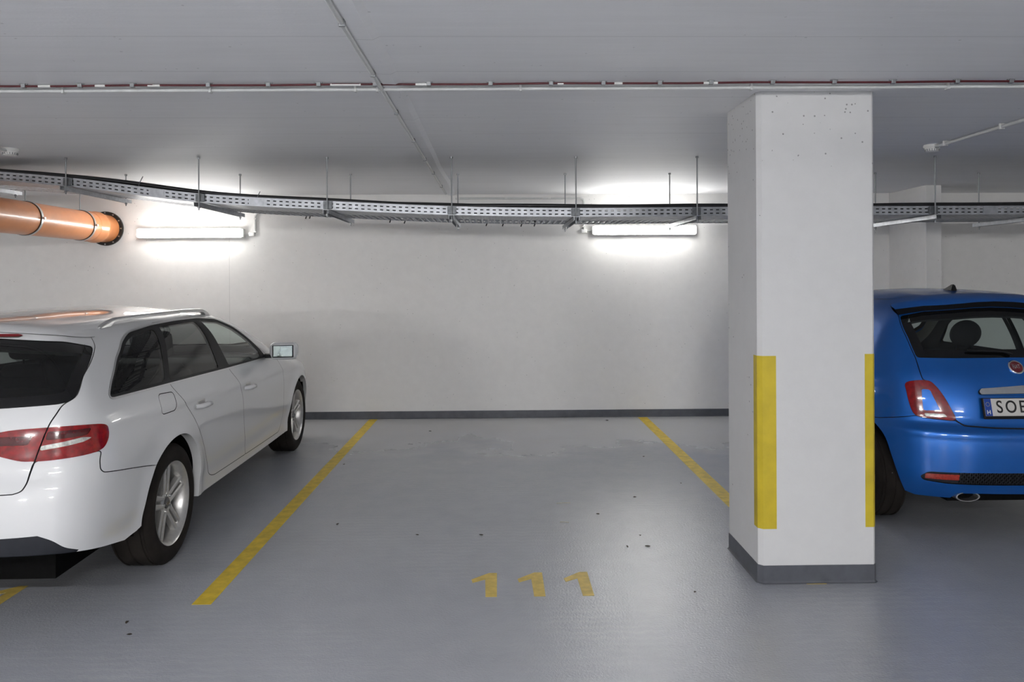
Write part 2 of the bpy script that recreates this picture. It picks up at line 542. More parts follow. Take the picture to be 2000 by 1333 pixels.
red = empty('red_fire_cable', (0, 3.815, H))
tag(red, 'dark red cable clipped straight across the ceiling in front of the column', 'cable')
SK = -.018
pts = [(x * .34 - 9.6, SK * (x * .34 - 9.6), -.012 - .0018 * math.sin(x * 2.1)) for x in range(52)]
tube('cable_sheath', pts, .0055, M['red_cable'], red, 8)
clip_px = [50, 160, 262, 410, 527, 625, 735, 840, 960, 1078, 1180, 1290, 1390, 1510, 1630, 1745, 1870, 1975]
clip_x = [-2.33 - .29 * k for k in range(14, 0, -1)] + [(p - 972) / 1510 * 3.82 for p in clip_px] + [2.54 + .29 * k for k in range(1, 14)]
for k, x in enumerate(clip_x):
    bm = bmesh.new()
    add_box(bm, (x - .011, SK * x - .010, -.021), (x + .011, SK * x + .010, 0), .003)
    add_box(bm, (x - .019, SK * x - .005, -.006), (x + .019, SK * x + .005, 0), .002)
    bm_obj('cable_clip', bm, M['rod'], red)
for x0, x1 in ((-2.26, -2.2), (-1.98, -1.93), (-1.72, -1.66), (-.82, -.67), (-.40, -.33), (.30, .33), (.58, .62), (1.02, 1.09)):
    tube('tape_wrap', [(x0, SK * x0, -.0125), (x1, SK * x1, -.0125)], .0062, M['white_plastic'], red, 8)

duct = empty('grey_cable_conduit', (0, 3.895, H))
tag(duct, 'slim grey conduit on the ceiling just behind the red cable', 'conduit')
tube('conduit_tube', [(-9.6, -9.6 * SK, -.016), (7.7, 7.7 * SK, -.016)], .010, M['conduit'], duct, 10)
for x in [-7.6, -6.4, -5.2, -4.0, -3.05, -2.18, -1.44, -.71, -.6, .12, 1.28, 2.27, 3.4, 4.6, 5.8, 7]:
    box('conduit_clip', (x - .006, SK * x - .016, -.031), (x + .006, SK * x + .016, 0), M['conduit'], duct, .002)
    
def detector(x, y, label, to_y):
    e = empty('ceiling_detector', (x, y, H))
    tag(e, label, 'detector', 'ceiling detectors')
    lathe('detector_base', [(0, 0), (.058, 0), (.060, -.012), (.056, -.022), (0, -.022)], M['white_plastic'], e, 'Z', 28)
    lathe('detector_head', [(0, -.022), (.050, -.022), (.050, -.026), (.046, -.046), (.030, -.054), (0, -.055)], M['white_plastic'], e, 'Z', 28)
    bm = bmesh.new()
    for r, z in ((.0485, -.035), (.047, -.043)):
        for k in range(18):
            t = 2 * math.pi * k / 18
            add_box(bm, (-.003, -.003, -.0025), (.003, .003, .0025), mtx=Matrix.Translation((r * math.cos(t), r * math.sin(t), z)) @ Matrix.Rotation(t, 4, 'Z'))
    bm_obj('vent_slots', bm, M['darkmetal'], e)
    c = empty('detector_conduit', (x, y - .05, H))
    tag(c, label.replace('round white ceiling detector', 'pale conduit running to the ceiling detector'), 'conduit')
    tube('conduit_tube', [(0, 0, -.02), (0, to_y - y, -.02)], .012, M['conduit'], c, 10)
    for k in range(8):
        yy = -.12 - .62 * k
        if yy < to_y - y: break
        box('conduit_clip', (-.017, yy - .008, -.036), (.017, yy + .008, 0), M['white_plastic'], c, .003)
detector(3.218, 5.66, 'round white ceiling detector above the blue car', 4.2)
detector(-3.573, 5.74, 'round white ceiling detector above the white car near the left edge', 4.5)

# ------------------------------------------------------------------ luminaires
def luminaire(name, loc, rz, label, group, mat, ceiling_mount=False, drops=()):
    """1.17 m damp-proof batten: housing against the wall, opal trough in front, end caps and clips."""
    e = empty(name, loc, rz)
    tag(e, label, 'lamp', group)
    R = Matrix.Rotation(math.radians(90), 4, 'X') if ceiling_mount else Matrix.Identity(4)
    L = .585
    def part(n, lo, hi, m, bev, sm=True):
        bm = bmesh.new(); add_box(bm, lo, hi, bev, 3, R)
        return bm_obj(n, bm, m, e, sm, 40)
    part('housing', (-L - .004, -.102, -.055), (L + .004, 0, .055), M['white_plastic'], .012)
    part('diffuser', (-L, -.134, -.050), (L, -.098, .050), mat, .017)
    for s in (-1, 1):
        part('end_cap', (s * (L + .006) - .006, -.09, -.046), (s * (L + .006) + .006, -.004, .046), M['white_plastic'], .003)
        for t in (-1, 1):
            part('cover_clip', (s * .36 - .015, -.108, t * .055 - .003), (s * .36 + .015, -.07, t * .055 + .003), M['galv'], .001)
    for x in drops:
        tube('suspension_rod', [(x, .0, 0), (x, .0, H - loc[2])], .005, M['rod'], e, 8)
    return e
luminaire('wall_lamp', (-3.475, WY, 2.135), 0, 'glowing white batten lamp on the back wall beside the orange pipe', 'back wall battens', M['lamp'])
luminaire('wall_lamp', (1.682, WY, 2.15), 0, 'glowing white batten lamp on the back wall left of the column', 'back wall battens', M['lamp'])
luminaire('wall_lamp', (-8.63, WY, 2.135), 0, 'batten lamp on the back wall beyond the left edge', 'back wall battens', M['lamp'])
for x, w in ((-5.2, 'left'), (-.5, 'right')):
    luminaire('aisle_lamp', (x, -.4, 2.30), 0, '%s batten lamp hung over the near edge of the driving aisle' % w, 'aisle battens', M['A2'], True, (-.4, .4))
for x, w in ((-6.2, 'left'), (-1.6, 'middle'), (3.0, 'right')):
    luminaire('opposite_wall_lamp', (x, Y0, 2.15), math.pi, '%s batten lamp on the wall across the aisle' % w, 'opposite wall battens', M['A5'])

# feeds of the wall lamps
def feed(name, pts, label, clips):
    e = empty(name, pts[0])
    tag(e, label, 'conduit')
    o = Vector(pts[0])
    tube('conduit_tube', [Vector(p) - o for p in pts], .011, M['conduit'], e, 10)
    for c in clips:
        q = Vector(c) - o
        box('conduit_clip', (q.x - .016, q.y - .014, q.z - .008), (q.x + .016, q.y + .0145, q.z + .008), M['white_plastic'], e, .003)
    q = Vector(pts[-1]) - o
    return e
feed('lamp_feed', [(-1.6, 8.884, 2.372), (-2.70, 8.884, 2.372), (-2.745, 8.884, 2.36), (-2.765, 8.884, 2.325), (-2.765, 8.884, 2.16), (-2.775, 8.884, 2.135), (-2.80, 8.884, 2.125), (-2.88, 8.884, 2.125)],
     'pale conduit bending down to the wall lamp beside the orange pipe', [(-2.765, 8.884, 2.30), (-2.765, 8.884, 2.15), (-2.2, 8.884, 2.372), (-1.7, 8.884, 2.372)])
feed('lamp_feed', [(-.48, 8.884, 2.525), (.95, 8.884, 2.525), (.985, 8.884, 2.51), (.995, 8.884, 2.48), (.995, 8.884, 2.18), (1.0, 8.884, 2.155), (1.02, 8.884, 2.147), (1.10, 8.884, 2.147)],
     'pale conduit along the top of the back wall dropping to the lamp by the column', [(-.45, 8.884, 2.525), (.1, 8.884, 2.525), (.6, 8.884, 2.525), (.995, 8.884, 2.42), (.995, 8.884, 2.2)])
for x, z, w in ((-2.80, 2.125, 'orange pipe'), (1.0, 2.145, 'column')):
    o = box('junction_box', (x - .035, 8.862, z - .022), (x + .03, WY - .001, z + .022), M['white_plastic'], None, .006, smooth=True)
    tag(o, 'small white junction box beside the wall lamp near the %s' % w, 'junction box')

# ------------------------------------------------------------------ orange drain pipe
PX, PZ, PR = -4.455, 2.195, .158
dp = empty('drain_pipe', (PX, WY, PZ))
tag(dp, 'thick orange plastic drain pipe entering the back wall at the upper left', 'pipe')
def ring(name, y0, y1, r0, r1, mat, parent=dp, n=48):
    return lathe(name, [(r0, y0), (r1, y0), (r1, y1), (r0, y1)], mat, parent, 'Y', n, closed=True)
lathe('pipe_run', [(PR, -7.0), (PR, -.42)], M['orange'], dp, 'Y', 56)
lathe('pipe_socket', [(PR + .001, -.42), (PR + .008, -.40), (PR + .008, -.30), (PR + .016, -.285), (PR + .016, -.25), (PR + .006, -.235), (PR + .006, -.215), (PR, -.2), (PR, .02)], M['orange'], dp, 'Y', 56)
fl = ring('wall_seal', -.03, -.001, PR - .002, .194, M['rubber'])
for k in range(12):
    t = 2 * math.pi * k / 12
    lathe('seal_bolt', [(0, 0), (.008, 0), (.008, -.012), (0, -.012)], M['steel'], fl, 'Y', 8, (.178 * math.cos(t), -.03, .178 * math.sin(t)))
for y in (-1.52, -.56, -3.2, -4.4):
    cl = ring('pipe_clamp', y - .014, y + .014, PR + .004, PR + .009, M['steel'])
    ring('clamp_lining', y - .020, y + .020, PR + .0005, PR + .004, M['rubber'], cl)
    tube('clamp_rod', [(0, y, PR), (0, y, H - PZ)], .006, M['rod'], cl, 8)
    for s in (-1, 1):
        box('clamp_lug', (s * (PR + .018) - .014, y - .012, -.012), (s * (PR + .018) + .014, y + .012, .012), M['steel'], cl, .003)

# ------------------------------------------------------------------ cable tray under the ceiling
TX = [-9.5, -6.0, -4.4, -3.4, -2.36, -1.35, -.363, .628, 1.6, 2.56, 3.525, 4.5, 6.0, 9.5]
TZ = [2.46, 2.455, 2.43, 2.352, 2.222, 2.160, 2.115, 2.098, 2.102, 2.104, 2.104, 2.105, 2.105, 2.105]
def tab(x, xs, ys):
    """smooth table lookup (cubic Hermite, linear outside)"""
    xs = np.asarray(xs, float); ys = np.asarray(ys, float); x = np.asarray(x, float)
    dx = np.diff(xs); d = np.diff(ys) / dx; m = np.empty_like(ys)
    m[1:-1] = (d[:-1] * dx[1:] + d[1:] * dx[:-1]) / (xs[2:] - xs[:-2]); m[0] = d[0]; m[-1] = d[-1]
    i = np.clip(np.searchsorted(xs, x) - 1, 0, len(xs) - 2)
    h = xs[i + 1] - xs[i]; t = (x - xs[i]) / h; c = np.clip(t, 0, 1)
    v = ys[i] * (1 + 2 * c) * (1 - c) ** 2 + m[i] * h * c * (1 - c) ** 2 + ys[i + 1] * c * c * (3 - 2 * c) + m[i + 1] * h * c * c * (c - 1)
    return v + np.where(t < 0, t * h * m[i], 0) + np.where(t > 1, (t - 1) * h * m[i + 1], 0)
def tz(x): return float(tab(x, TX, TZ))
TA, TB, TW0, TW1, TW2 = -7.0, 7.0, 6.20, 6.62, 7.08
tray = empty('cable_tray', (0, TW0, 0))
tag(tray, 'long galvanised cable tray hanging across the ceiling in front of the back wall', 'cable tray')

def perforated(name, cells, cols, rows, skip, put):
    """sheet with real slots: cols are x-offsets in a cell, rows the cross positions"""
    vs, fs, idx = [], [], {}
    def vid(i, c, r):
        if c == len(cols) - 1: i, c = i + 1, 0
        k = (i, c, r)
        if k not in idx:
            idx[k] = len(vs); vs.append(put(TA + i * cols[-1] + cols[c], rows[r]))
        return idx[k]
    for i in range(cells):
        for c in range(len(cols) - 1):
            for r in range(len(rows) - 1):
                if skip(i, c, r): continue
                fs.append((vid(i, c, r), vid(i, c + 1, r), vid(i, c + 1, r + 1), vid(i, c, r + 1)))
    o = mesh_obj(name, vs, fs, M['galv'], tray)
    md = o.modifiers.new('sheet', 'SOLIDIFY'); md.thickness = .0015; md.offset = 0
    return o
ncell = int((TB - TA) / .05)
LR = [0, .014, .023, .043, .052, .070]
for nm, yy in (('front_side', TW0), ('middle_side', TW1), ('rear_side', TW2)):
    perforated(nm, ncell, [0, .0125, .0375, .05], LR, lambda i, c, r: c == 1 and r in (1, 3), lambda x, z, yy=yy: (x, yy - TW0, tz(x) + z))
rows = [0.0]
while rows[-1] < TW1 - TW0 - .01:
    rows += [rows[-1] + .018, rows[-1] + .030]
perforated('perforated_base', ncell * 2, [0, .007, .018, .025], rows, lambda i, c, r: c == 1 and r % 2 == 1 and (i + r // 2) % 2 == 0, lambda x, y: (x, y, tz(x)))
bm = bmesh.new()
x = TA + .02
while x < TB:
    add_box(bm, (x - .007, TW1 - TW0, tz(x)), (x + .007, TW2 - TW0, tz(x) + .014)); x += .0535
bm_obj('rungs', bm, M['galv'], tray)['kind'] = 'stuff'
for xx in (-4.05, -1.9 - .02, -2.93 + .22, 1.75 + .4, 4.0):
    box('joint_plate', (xx - .06, -.004, tz(xx) + .008), (xx + .06, -.001, tz(xx) + .064), M['galv'], tray)

def cable(name, y, dz, r, amp, ph, label):
    pts = []
    for k in range(0, 121):
        x = TA + (TB - TA) * k / 120
        pts.append((x, y + .005 * math.sin(x * 1.3 + ph), tz(x) + dz + amp * math.sin(x * 1.7 + ph) + .5 * amp * math.sin(x * 4.1 + 2 * ph)))
    o = tube(name, pts, r, M['black_cable'], None, 8)
    return tag(o, label, 'cable', 'black cables in the tray')
cable('power_cable', TW0 + .035, .082, .017, .006, .3, 'thick black cable lying along the front edge of the tray')
cable('power_cable', TW0 + .095, .076, .020, .007, 1.7, 'thickest black cable, second from the front edge of the tray')
cable('power_cable', TW0 + .15, .045, .020, .004, 2.9, 'black cable in the middle of the perforated tray')
cable('power_cable', TW1 + .10, .050, .017, .005, 4.2, 'black cable lying on the rungs of the rear tray')

# hangers: two threaded rods and a channel under the tray
HX = [-5.4, -4.4, -3.40, -2.36, -1.35, -.363, .628, 1.60, 2.56, 3.525, 4.50, 5.5]
names = {-3.40: 'above the orange pipe and the left wall lamp', -2.36: 'to the right above the left wall lamp', -1.35: 'between the left lamp and the ceiling strip', -.363: 'beside the end of the ceiling strip',
         .628: 'left of the lamp near the column', 1.60: 'directly left of the column', 3.525: 'above the blue car beside the concrete fin', 4.50: 'at the right edge above the blue car',
         2.56: 'hidden behind the column', -4.4: 'left of the picture edge', }
for hx in HX:
    z = tz(hx)
    e = empty('tray_hanger', (hx, 6.16, z))
    tag(e, 'steel tray hanger ' + names.get(hx, 'at the far %s end of the tray' % ('left' if hx < 0 else 'right')), 'hanger', 'tray hangers')
    zb = -.006
    ch_ = bmesh.new()
    add_box(ch_, (-.021, -.05, zb - .003), (.021, 1.05, zb), 0)
    add_box(ch_, (-.021, -.05, zb - .032), (-.018, 1.05, zb - .003), 0)
    add_box(ch_, (.018, -.05, zb - .032), (.021, 1.05, zb - .003), 0)
    bm_obj('channel', ch_, M['galv'], e)
    box('clamp_plate', (-.035, .020, .004), (.035, .030, .066), M['darkmetal'], e, .003)
    for yy in (0.0, .985):
        r = tube('threaded_rod', [(0, yy, zb - .06), (0, yy, H - z)], .0055, M['rod'], e, 8)
        lathe('rod_nut', [(0, zb - .045), (.011, zb - .045), (.011, zb - .033), (0, zb - .033)], M['rod'], r, 'Z', 6, (0, yy, 0))
        lathe('ceiling_nut', [(0, H - z - .014), (.012, H - z - .014), (.012, H - z), (0, H - z)], M['rod'], r, 'Z', 6, (0, yy, 0))
for k, (hx, yy, zz) in enumerate([(-1.75, 7.10, .02), (-1.70, 7.04, .0), (-.98, 7.08, 0), (-.85, 7.1, .0), (.05, 7.09, 0), (.22, 7.1, 0), (.34, 7.06, 0), (-.1, 7.09, .0), (3.3, 7.08, 0)]):
    z = tz(hx)
    o = tube('cable_tie', [(hx, yy, z + .045), (hx + .006, yy + .004, z + .008), (hx - .004, yy + .006, z - .022)], .006, M['black_cable'], None, 6)
    tag(o, 'loose black tie end hanging under the rear edge of the tray', 'cable tie', 'tie ends under the tray')
for px_, z0 in ((-2.86, .09),(-1.93, .06)):
    o = tube('stray_wire', [(px_, 6.205, tz(px_) + .03), (px_ + .01, 6.21, tz(px_) + z0), (px_ + .03, 6.23, tz(px_) + z0 + .06)], .003, M['darkmetal'], None, 6)
    tag(o, 'thin wire end sticking up from the tray, %s the left lamp' % ('above' if px_ < -2.5 else 'right of'), 'wire')

# ------------------------------------------------------------------ cars: smooth body surfaces
# car frame used for the surface: x forward from the tail, y sideways (half width), z up
def smax(a, b, k):
    h = np.maximum(k - np.abs(a - b), 0) / k
    return np.maximum(a, b) + h * h * k * .25

def wagon_field(x, y, z):
    y = np.abs(y)
    w = tab(z, [.15, .25, .36, .43, .60, .74, .82, .90, .96, 1.02, 1.10, 1.2, 1.3, 1.38, 1.46],
            [.865, .885, .888, .902, .915, .914, .900, .878, .858, .832, .79, .733, .672, .615, .54])
    w = w + tab(x, [-.2, 0, .3, .8, 1.5, 3.2, 3.9, 4.4, 4.8], [-.16, -.09, -.035, -.006, 0, 0, -.012, -.07, -.2])
    g = np.clip((z - .95) / .35, 0, 1)
    w = w - g * tab(x, [-.2, .3, .8, 1.4, 2.2, 2.8, 3.6], [.10, .06, .025, .005, 0, .0, .03])
    for ax in (1.03, 3.84):
        r = np.hypot(x - ax, z - .33)
        w = w + .016 * np.exp(-((np.maximum(r - .36, 0)) / .07) ** 2) * np.clip((z - .1) / .2, 0, 1)
    fs = y - w
    # shoulder crease running from the tail lamp along the doors
    zc = tab(x, [.2, 1.0, 2.2, 3.4, 4.2], [.885, .875, .835, .80, .76])
    u = (z - zc) / .05
    fs = fs - .007 * np.exp(-np.where(u > 0, u * 1.0, -u * 2.5) ** 2) * np.clip((x - .25) / .2, 0, 1)
    t = tab(x, [-.1, .30, .6, 1.0, 1.6, 2.2, 2.6, 2.85, 3.2, 3.5, 3.65, 4.0, 4.4, 4.6, 4.8],
            [1.27, 1.345, 1.375, 1.395, 1.405, 1.392, 1.345, 1.268, 1.10, .975, .935, .89, .82, .74, .58])
    t = t - tab(x, [0, 2.6, 3.3, 4.8], [.055, .055, .030, .030]) * (y / .6) ** 2
    ft = (z - t) * .9
    rr = tab(z, [.15, .25, .33, .42, .55, .66, .72, .80, .95, 1.03, 1.2, 1.33, 1.45], [.12, .06, .02, 0, 0, .02, .045, .055, .08, .12, .27, .40, .52])
    rr = rr + tab(y, [0, .3, .5, .65, .75, .85, 1.0], [0, .012, .04, .075, .115, .19, .40])
    fr = (rr - x) * .85
    ff = tab(z, [.15, .3, .5, .65, .8], [.10, .03, 0, .03, .12]) + tab(y, [0, .4, .6, .75, .85, 1.0], [0, .05, .12, .22, .34, .62])
    fo = (x - (4.70 - ff)) * .85
    d = smax(fs, ft, .13); d = smax(d, fr, .10)
    return smax(d, fo, .12)

def hatch_field(x, y, z):
    y = np.abs(y)
    w = tab(z, [.15, .25, .35, .50, .65, .76, .84, .92, 1.0, 1.1, 1.2, 1.3, 1.4, 1.5], [.75, .775, .79, .805, .815, .81, .797, .778, .755, .72, .675, .62, .55, .45])
    w = w + tab(x, [-.2, 0, .3, .7, 1.2, 2.3, 2.9, 3.3, 3.7], [-.20, -.11, -.04, -.005, 0, 0, -.03, -.12, -.3])
    g = np.clip((z - .9) / .5, 0, 1)
    w = w - g * tab(x, [-.2, .3, .8, 1.4, 2.2], [.09, .05, .015, 0, 0])
    for ax in (.56, 2.86):
        r = np.hypot(x - ax, z - .30)
        w = w + .022 * np.exp(-((np.maximum(r - .33, 0)) / .06) ** 2) * np.clip((z - .1) / .2, 0, 1)
    fs = y - w
    u = (z - .925) / .04
    fs = fs - .008 * np.exp(-np.where(u > 0, u, -u * 2.5) ** 2)
    t = tab(x, [-.1, .40, .7, 1.0, 1.4, 1.8, 2.1, 2.4, 2.7, 2.85, 3.2, 3.45, 3.7], [1.38, 1.445, 1.47, 1.482, 1.48, 1.45, 1.37, 1.2, 1.02, .95, .86, .74, .5])
    t = t - .05 * (y / .6) ** 2
    ft = (z - t) * .9
    rr = tab(z, [.15, .25, .33, .45, .58, .635, .665, .70, .75, .85, .95, 1.05, 1.2, 1.35, 1.48], [.12, .05, .015, 0, .0, .008, .045, .06, .066, .085, .12, .185, .28, .375, .46])
    rr = rr + tab(y, [0, .2, .35, .5, .6, .7, .8, .9], [0, .012, .035, .085, .14, .23, .38, .6])
    fr = (rr - x) * .85
    ff = tab(z, [.15, .3, .5, .65, .8], [.08, .02, 0, .02, .08]) + tab(y, [0, .3, .5, .65, .8], [0, .05, .15, .3, .6])
    fo = (x - (3.57 - ff)) * .85
    d = smax(fs, ft, .14); d = smax(d, fr, .10)
    return smax(d, fo, .12)

class CarBody:
    """Body skin cut into panels. Two charts: 'wrap' (s, z) going round the car from the middle of the tail to the
    middle of the nose, and 'top' (x, y) for roof, screen and bonnet. Outlines live in the charts."""
    def __init__(self, field, ref, xa, xb, R):
        self.f, self.ref, self.xa, self.xb, self.R = field, ref, xa, xb, R
        self.s0, self.s1 = xa - R * math.pi / 2, xb + R * math.pi / 2
    def s(self, x, y):
        y = abs(y)
        if x < self.xa: return self.xa - self.R * math.atan2(self.xa - x, y)
        if x > self.xb: return self.xb + self.R * math.atan2(x - self.xb, y)
        return x
    def q(self, pts):
        """(x, y, z) or (s, z) -> chart points"""
        return [(self.s(p[0], p[1]), p[2]) if len(p) == 3 else tuple(p) for p in pts]
    def grad(self, P):
        e = 2e-3
        g = np.stack([(self.f(*(P + d).T) - self.f(*(P - d).T)) for d in np.eye(3) * e], -1)
        return g / np.linalg.norm(g, axis=1, keepdims=True)
    def wrap(self, S, Z):
        S = np.asarray(S, float); Z = np.asarray(Z, float)
        th = np.clip(np.where(S < self.xa, (self.xa - S) / self.R, np.where(S > self.xb, (S - self.xb) / self.R, 0)), 0, math.pi / 2)
        sg = np.where(S < self.xa, -1.0, 1.0)
        ox = np.clip(S, self.xa, self.xb)
        dx, dy = sg * np.sin(th), np.cos(th)
        lo, hi = np.zeros_like(S), np.full_like(S, 2.2)
        for _ in range(38):
            m = (lo + hi) / 2
            v = self.f(ox + m * dx, m * dy, Z)
            lo, hi = np.where(v < 0, m, lo), np.where(v < 0, hi, m)
        P = np.stack([ox + lo * dx, lo * dy, Z], -1)
        return P, self.grad(P)
    def top(self, X, Y):
        X = np.asarray(X, float); Y = np.asarray(Y, float)
        lo, hi = np.full_like(X, .45), np.full_like(X, 2.0)
        for _ in range(38):
            m = (lo + hi) / 2
            v = self.f(X, Y, m)
            lo, hi = np.where(v < 0, m, lo), np.where(v < 0, hi, m)
        P = np.stack([X, Y, lo], -1)
        return P, self.grad(P)
    def out(self, P, side=1):
        """surface frame -> object frame (X right, Y forward, Z up)"""
        return np.stack([P[:, 1] * side, P[:, 0] - self.ref, P[:, 2]], -1)

def round_poly(poly, r=.015, n=4, closed=True):
    out = []
    m = len(poly)
    for i in range(m):
        p = np.array(poly[i], float)
        if not closed and i in (0, m - 1):
            out.append(tuple(p)); continue
        a, b = np.array(poly[i - 1], float), np.array(poly[(i + 1) % m], float)
        la, lb = np.linalg.norm(a - p), np.linalg.norm(b - p)
        k = min(r, la * .45, lb * .45)
        A, B = p + (a - p) / la * k, p + (b - p) / lb * k
        for t in np.linspace(0, 1, n + 1):
            out.append(tuple((1 - t) ** 2 * A + 2 * t * (1 - t) * p + t * t * B))
    return out

def curve_poly(poly, n=5):
    """closed Catmull-Rom through the points"""
    P = np.array(poly, float); m = len(P); out = []
    for i in range(m):
        a, b, c, d = P[i - 1], P[i], P[(i + 1) % m], P[(i + 2) % m]
        for t in np.linspace(0, 1, n, endpoint=False):
            out.append(tuple(.5 * (2 * b + (c - a) * t + (2 * a - 5 * b + 4 * c - d) * t * t + (3 * b - a - 3 * c + d) * t ** 3)))
    return out

def spline(pts, n=4):
    """open Catmull-Rom through the points"""
    P = np.array([pts[0]] + list(pts) + [pts[-1]], float); out = []
    for i in range(1, len(P) - 2):
        a, b, c, d = P[i - 1], P[i], P[i + 1], P[i + 2]
        for t in np.linspace(0, 1, n, endpoint=False):
            out.append(tuple(.5 * (2 * b + (c - a) * t + (2 * a - 5 * b + 4 * c - d) * t * t + (3 * b - a - 3 * c + d) * t ** 3)))
    return out + [tuple(P[-1])]

def offset_poly(poly, d):
    P = np.array(poly, float)
    keep = np.linalg.norm(P - np.roll(P, 1, 0), axis=1) > 1e-6
    P = P[keep]
    area = .5 * np.sum(P[:, 0] * np.roll(P[:, 1], -1) - np.roll(P[:, 0], -1) * P[:, 1])
    sg = 1.0 if area > 0 else -1.0
    e0 = P - np.roll(P, 1, 0); e1 = np.roll(P, -1, 0) - P
    n0 = np.stack([e0[:, 1], -e0[:, 0]], -1); n1 = np.stack([e1[:, 1], -e1[:, 0]], -1)
    n0 /= np.linalg.norm(n0, axis=1, keepdims=True); n1 /= np.linalg.norm(n1, axis=1, keepdims=True)
    m = n0 + n1
    m /= np.maximum(np.linalg.norm(m, axis=1, keepdims=True), 1e-6)
    k = 1 / np.maximum(.5, np.sum(m * n0, 1, keepdims=True))
    return [tuple(p) for p in P + sg * d * m * k]

def inside(poly, X, Y):
    P = np.array(poly, float)
    c = np.zeros(len(X), bool)
    j = len(P) - 1
    for i in range(len(P)):
        x1, y1, x2, y2 = P[i, 0], P[i, 1], P[j, 0], P[j, 1]
        if y1 != y2:
            c ^= ((y1 > Y) != (y2 > Y)) & (X < (x2 - x1) * (Y - y1) / (y2 - y1) + x1)
        j = i
    return c

def chart_mesh(domain, polys, step):
    """constrained triangulation of a chart with every outline as an edge"""
    V, E = [], []
    def put(poly):
        n0 = len(V); k = len(poly)
        pts = []
        for i in range(k):
            a, b = np.array(poly[i], float), np.array(poly[(i + 1) % k], float)
            L = np.linalg.norm(b - a)
            for t in np.linspace(0, 1, max(1, int(math.ceil(L / step))), endpoint=False):
                pts.append(a + (b - a) * t)
        V.extend(Vector((float(p[0]), float(p[1]))) for p in pts)
        E.extend((n0 + i, n0 + (i + 1) % len(pts)) for i in range(len(pts)))
    put(domain)
    for p in polys: put(p)
    D = np.array(domain, float)
    gx = np.arange(D[:, 0].min(), D[:, 0].max(), step); gy = np.arange(D[:, 1].min(), D[:, 1].max(), step)
    X, Y = np.meshgrid(gx, gy); X[1::2] += step / 2
    X, Y = X.ravel(), Y.ravel()
    k = inside(domain, X, Y)
    V.extend(Vector((float(a), float(b))) for a, b in zip(X[k], Y[k]))
    vo, eo, fo, *_ = delaunay_2d_cdt(V, E, [], 0, 1e-6)
    P = np.array([(v.x, v.y) for v in vo]); F = np.array([f for f in fo if len(f) == 3])
    C = P[F].mean(1)
    return P, F, C

def skin_part(body, chart, name, P, F, keep, mat, parent, mode='join', off=0.0, flip=False):
    """make panel object(s) from the kept triangles. mode: join (both halves in one mesh), pair (one object per side), right"""
    Fk = F[keep]
    if len(Fk) == 0: return []
    ids, inv = np.unique(Fk, return_inverse=True)
    Fk = inv.reshape(-1, 3)
    A = P[ids]
    S, Nn = (body.wrap if chart == 'wrap' else body.top)(A[:, 0], A[:, 1])
    o = off(A[:, 0], A[:, 1])[:, None] if callable(off) else off
    S = S + Nn * o
    a, b, c = S[Fk[:, 0]], S[Fk[:, 1]], S[Fk[:, 2]]
    ok = np.linalg.norm(np.cross(b - a, c - a), axis=1) > 1e-10
    Fk = Fk[ok]
    res = []
    def side(sg):
        V = body.out(S, sg); W = Nn[:, [1, 0, 2]] * np.array([sg, 1, 1])
        a, b, c = V[Fk[:, 0]], V[Fk[:, 1]], V[Fk[:, 2]]
        d = np.sum(np.cross(b - a, c - a) * W[Fk].mean(1), 1) < 0
        G = Fk.copy(); G[d] = G[d][:, ::-1]
        if flip: G = G[:, ::-1]; W = -W
        return V, G, W
    if mode == 'join':
        V1, G1, W1 = side(1); V2, G2, W2 = side(-1)
        res.append(mesh_obj(name, np.vstack([V1, V2]), np.vstack([G1, G2 + len(V1)]), mat, parent, normals=np.vstack([W1, W2])))
    else:
        for k, sg in enumerate((1, -1) if mode == 'pair' else (1,)):
            V, G, W = side(sg)
            par = parent[k] if isinstance(parent, (list, tuple)) else parent
            res.append(mesh_obj(name, V, G, mat, par, normals=W))
    return res

def strip(body, name, chartpts, mat, parent, push, mode='join', chart='wrap', closed=False):
    """edge return: a strip from the skin to the skin pushed by vector push (surface frame, y mirrored)"""
    A = []
    n = len(chartpts)
    for i in range(n if closed else n - 1):
        a, b = np.array(chartpts[i]), np.array(chartpts[(i + 1) % n])
        for t in np.linspace(0, 1, max(1, int(np.linalg.norm(b - a) / .025)), endpoint=False):
            A.append(a + (b - a) * t)
    if not closed: A.append(np.array(chartpts[-1]))
    A = np.array(A)
    S, Nn = (body.wrap if chart == 'wrap' else body.top)(A[:, 0], A[:, 1])
    T = S + np.array(push) if not callable(push) else push(S, Nn)
    m = len(A)
    objs = []
    VV, FF = [], []
    for k, sg in enumerate((1, -1)):
        V = np.vstack([body.out(S, sg), body.out(T, sg)])
        F = [(i, (i + 1) % m, m + (i + 1) % m, m + i) for i in range(m if closed else m - 1)]
        F = [f[::-1] for f in F] if sg < 0 else F
        if mode == 'join':
            FF += [tuple(q + len(VV) for q in f) for f in F]; VV += list(V)
        else:
            par = parent[k] if isinstance(parent, (list, tuple)) else parent
            objs.append(mesh_obj(name, V, F, mat, par, smooth=True))
    if mode == 'join':
        objs.append(mesh_obj(name, VV, FF, mat, parent, smooth=True))
    return objs

def arc(cx, cz, r, a0, a1, n=36):
    return [(cx + r * math.cos(math.radians(a)), cz + r * math.sin(math.radians(a))) for a in np.linspace(a0, a1, n)]

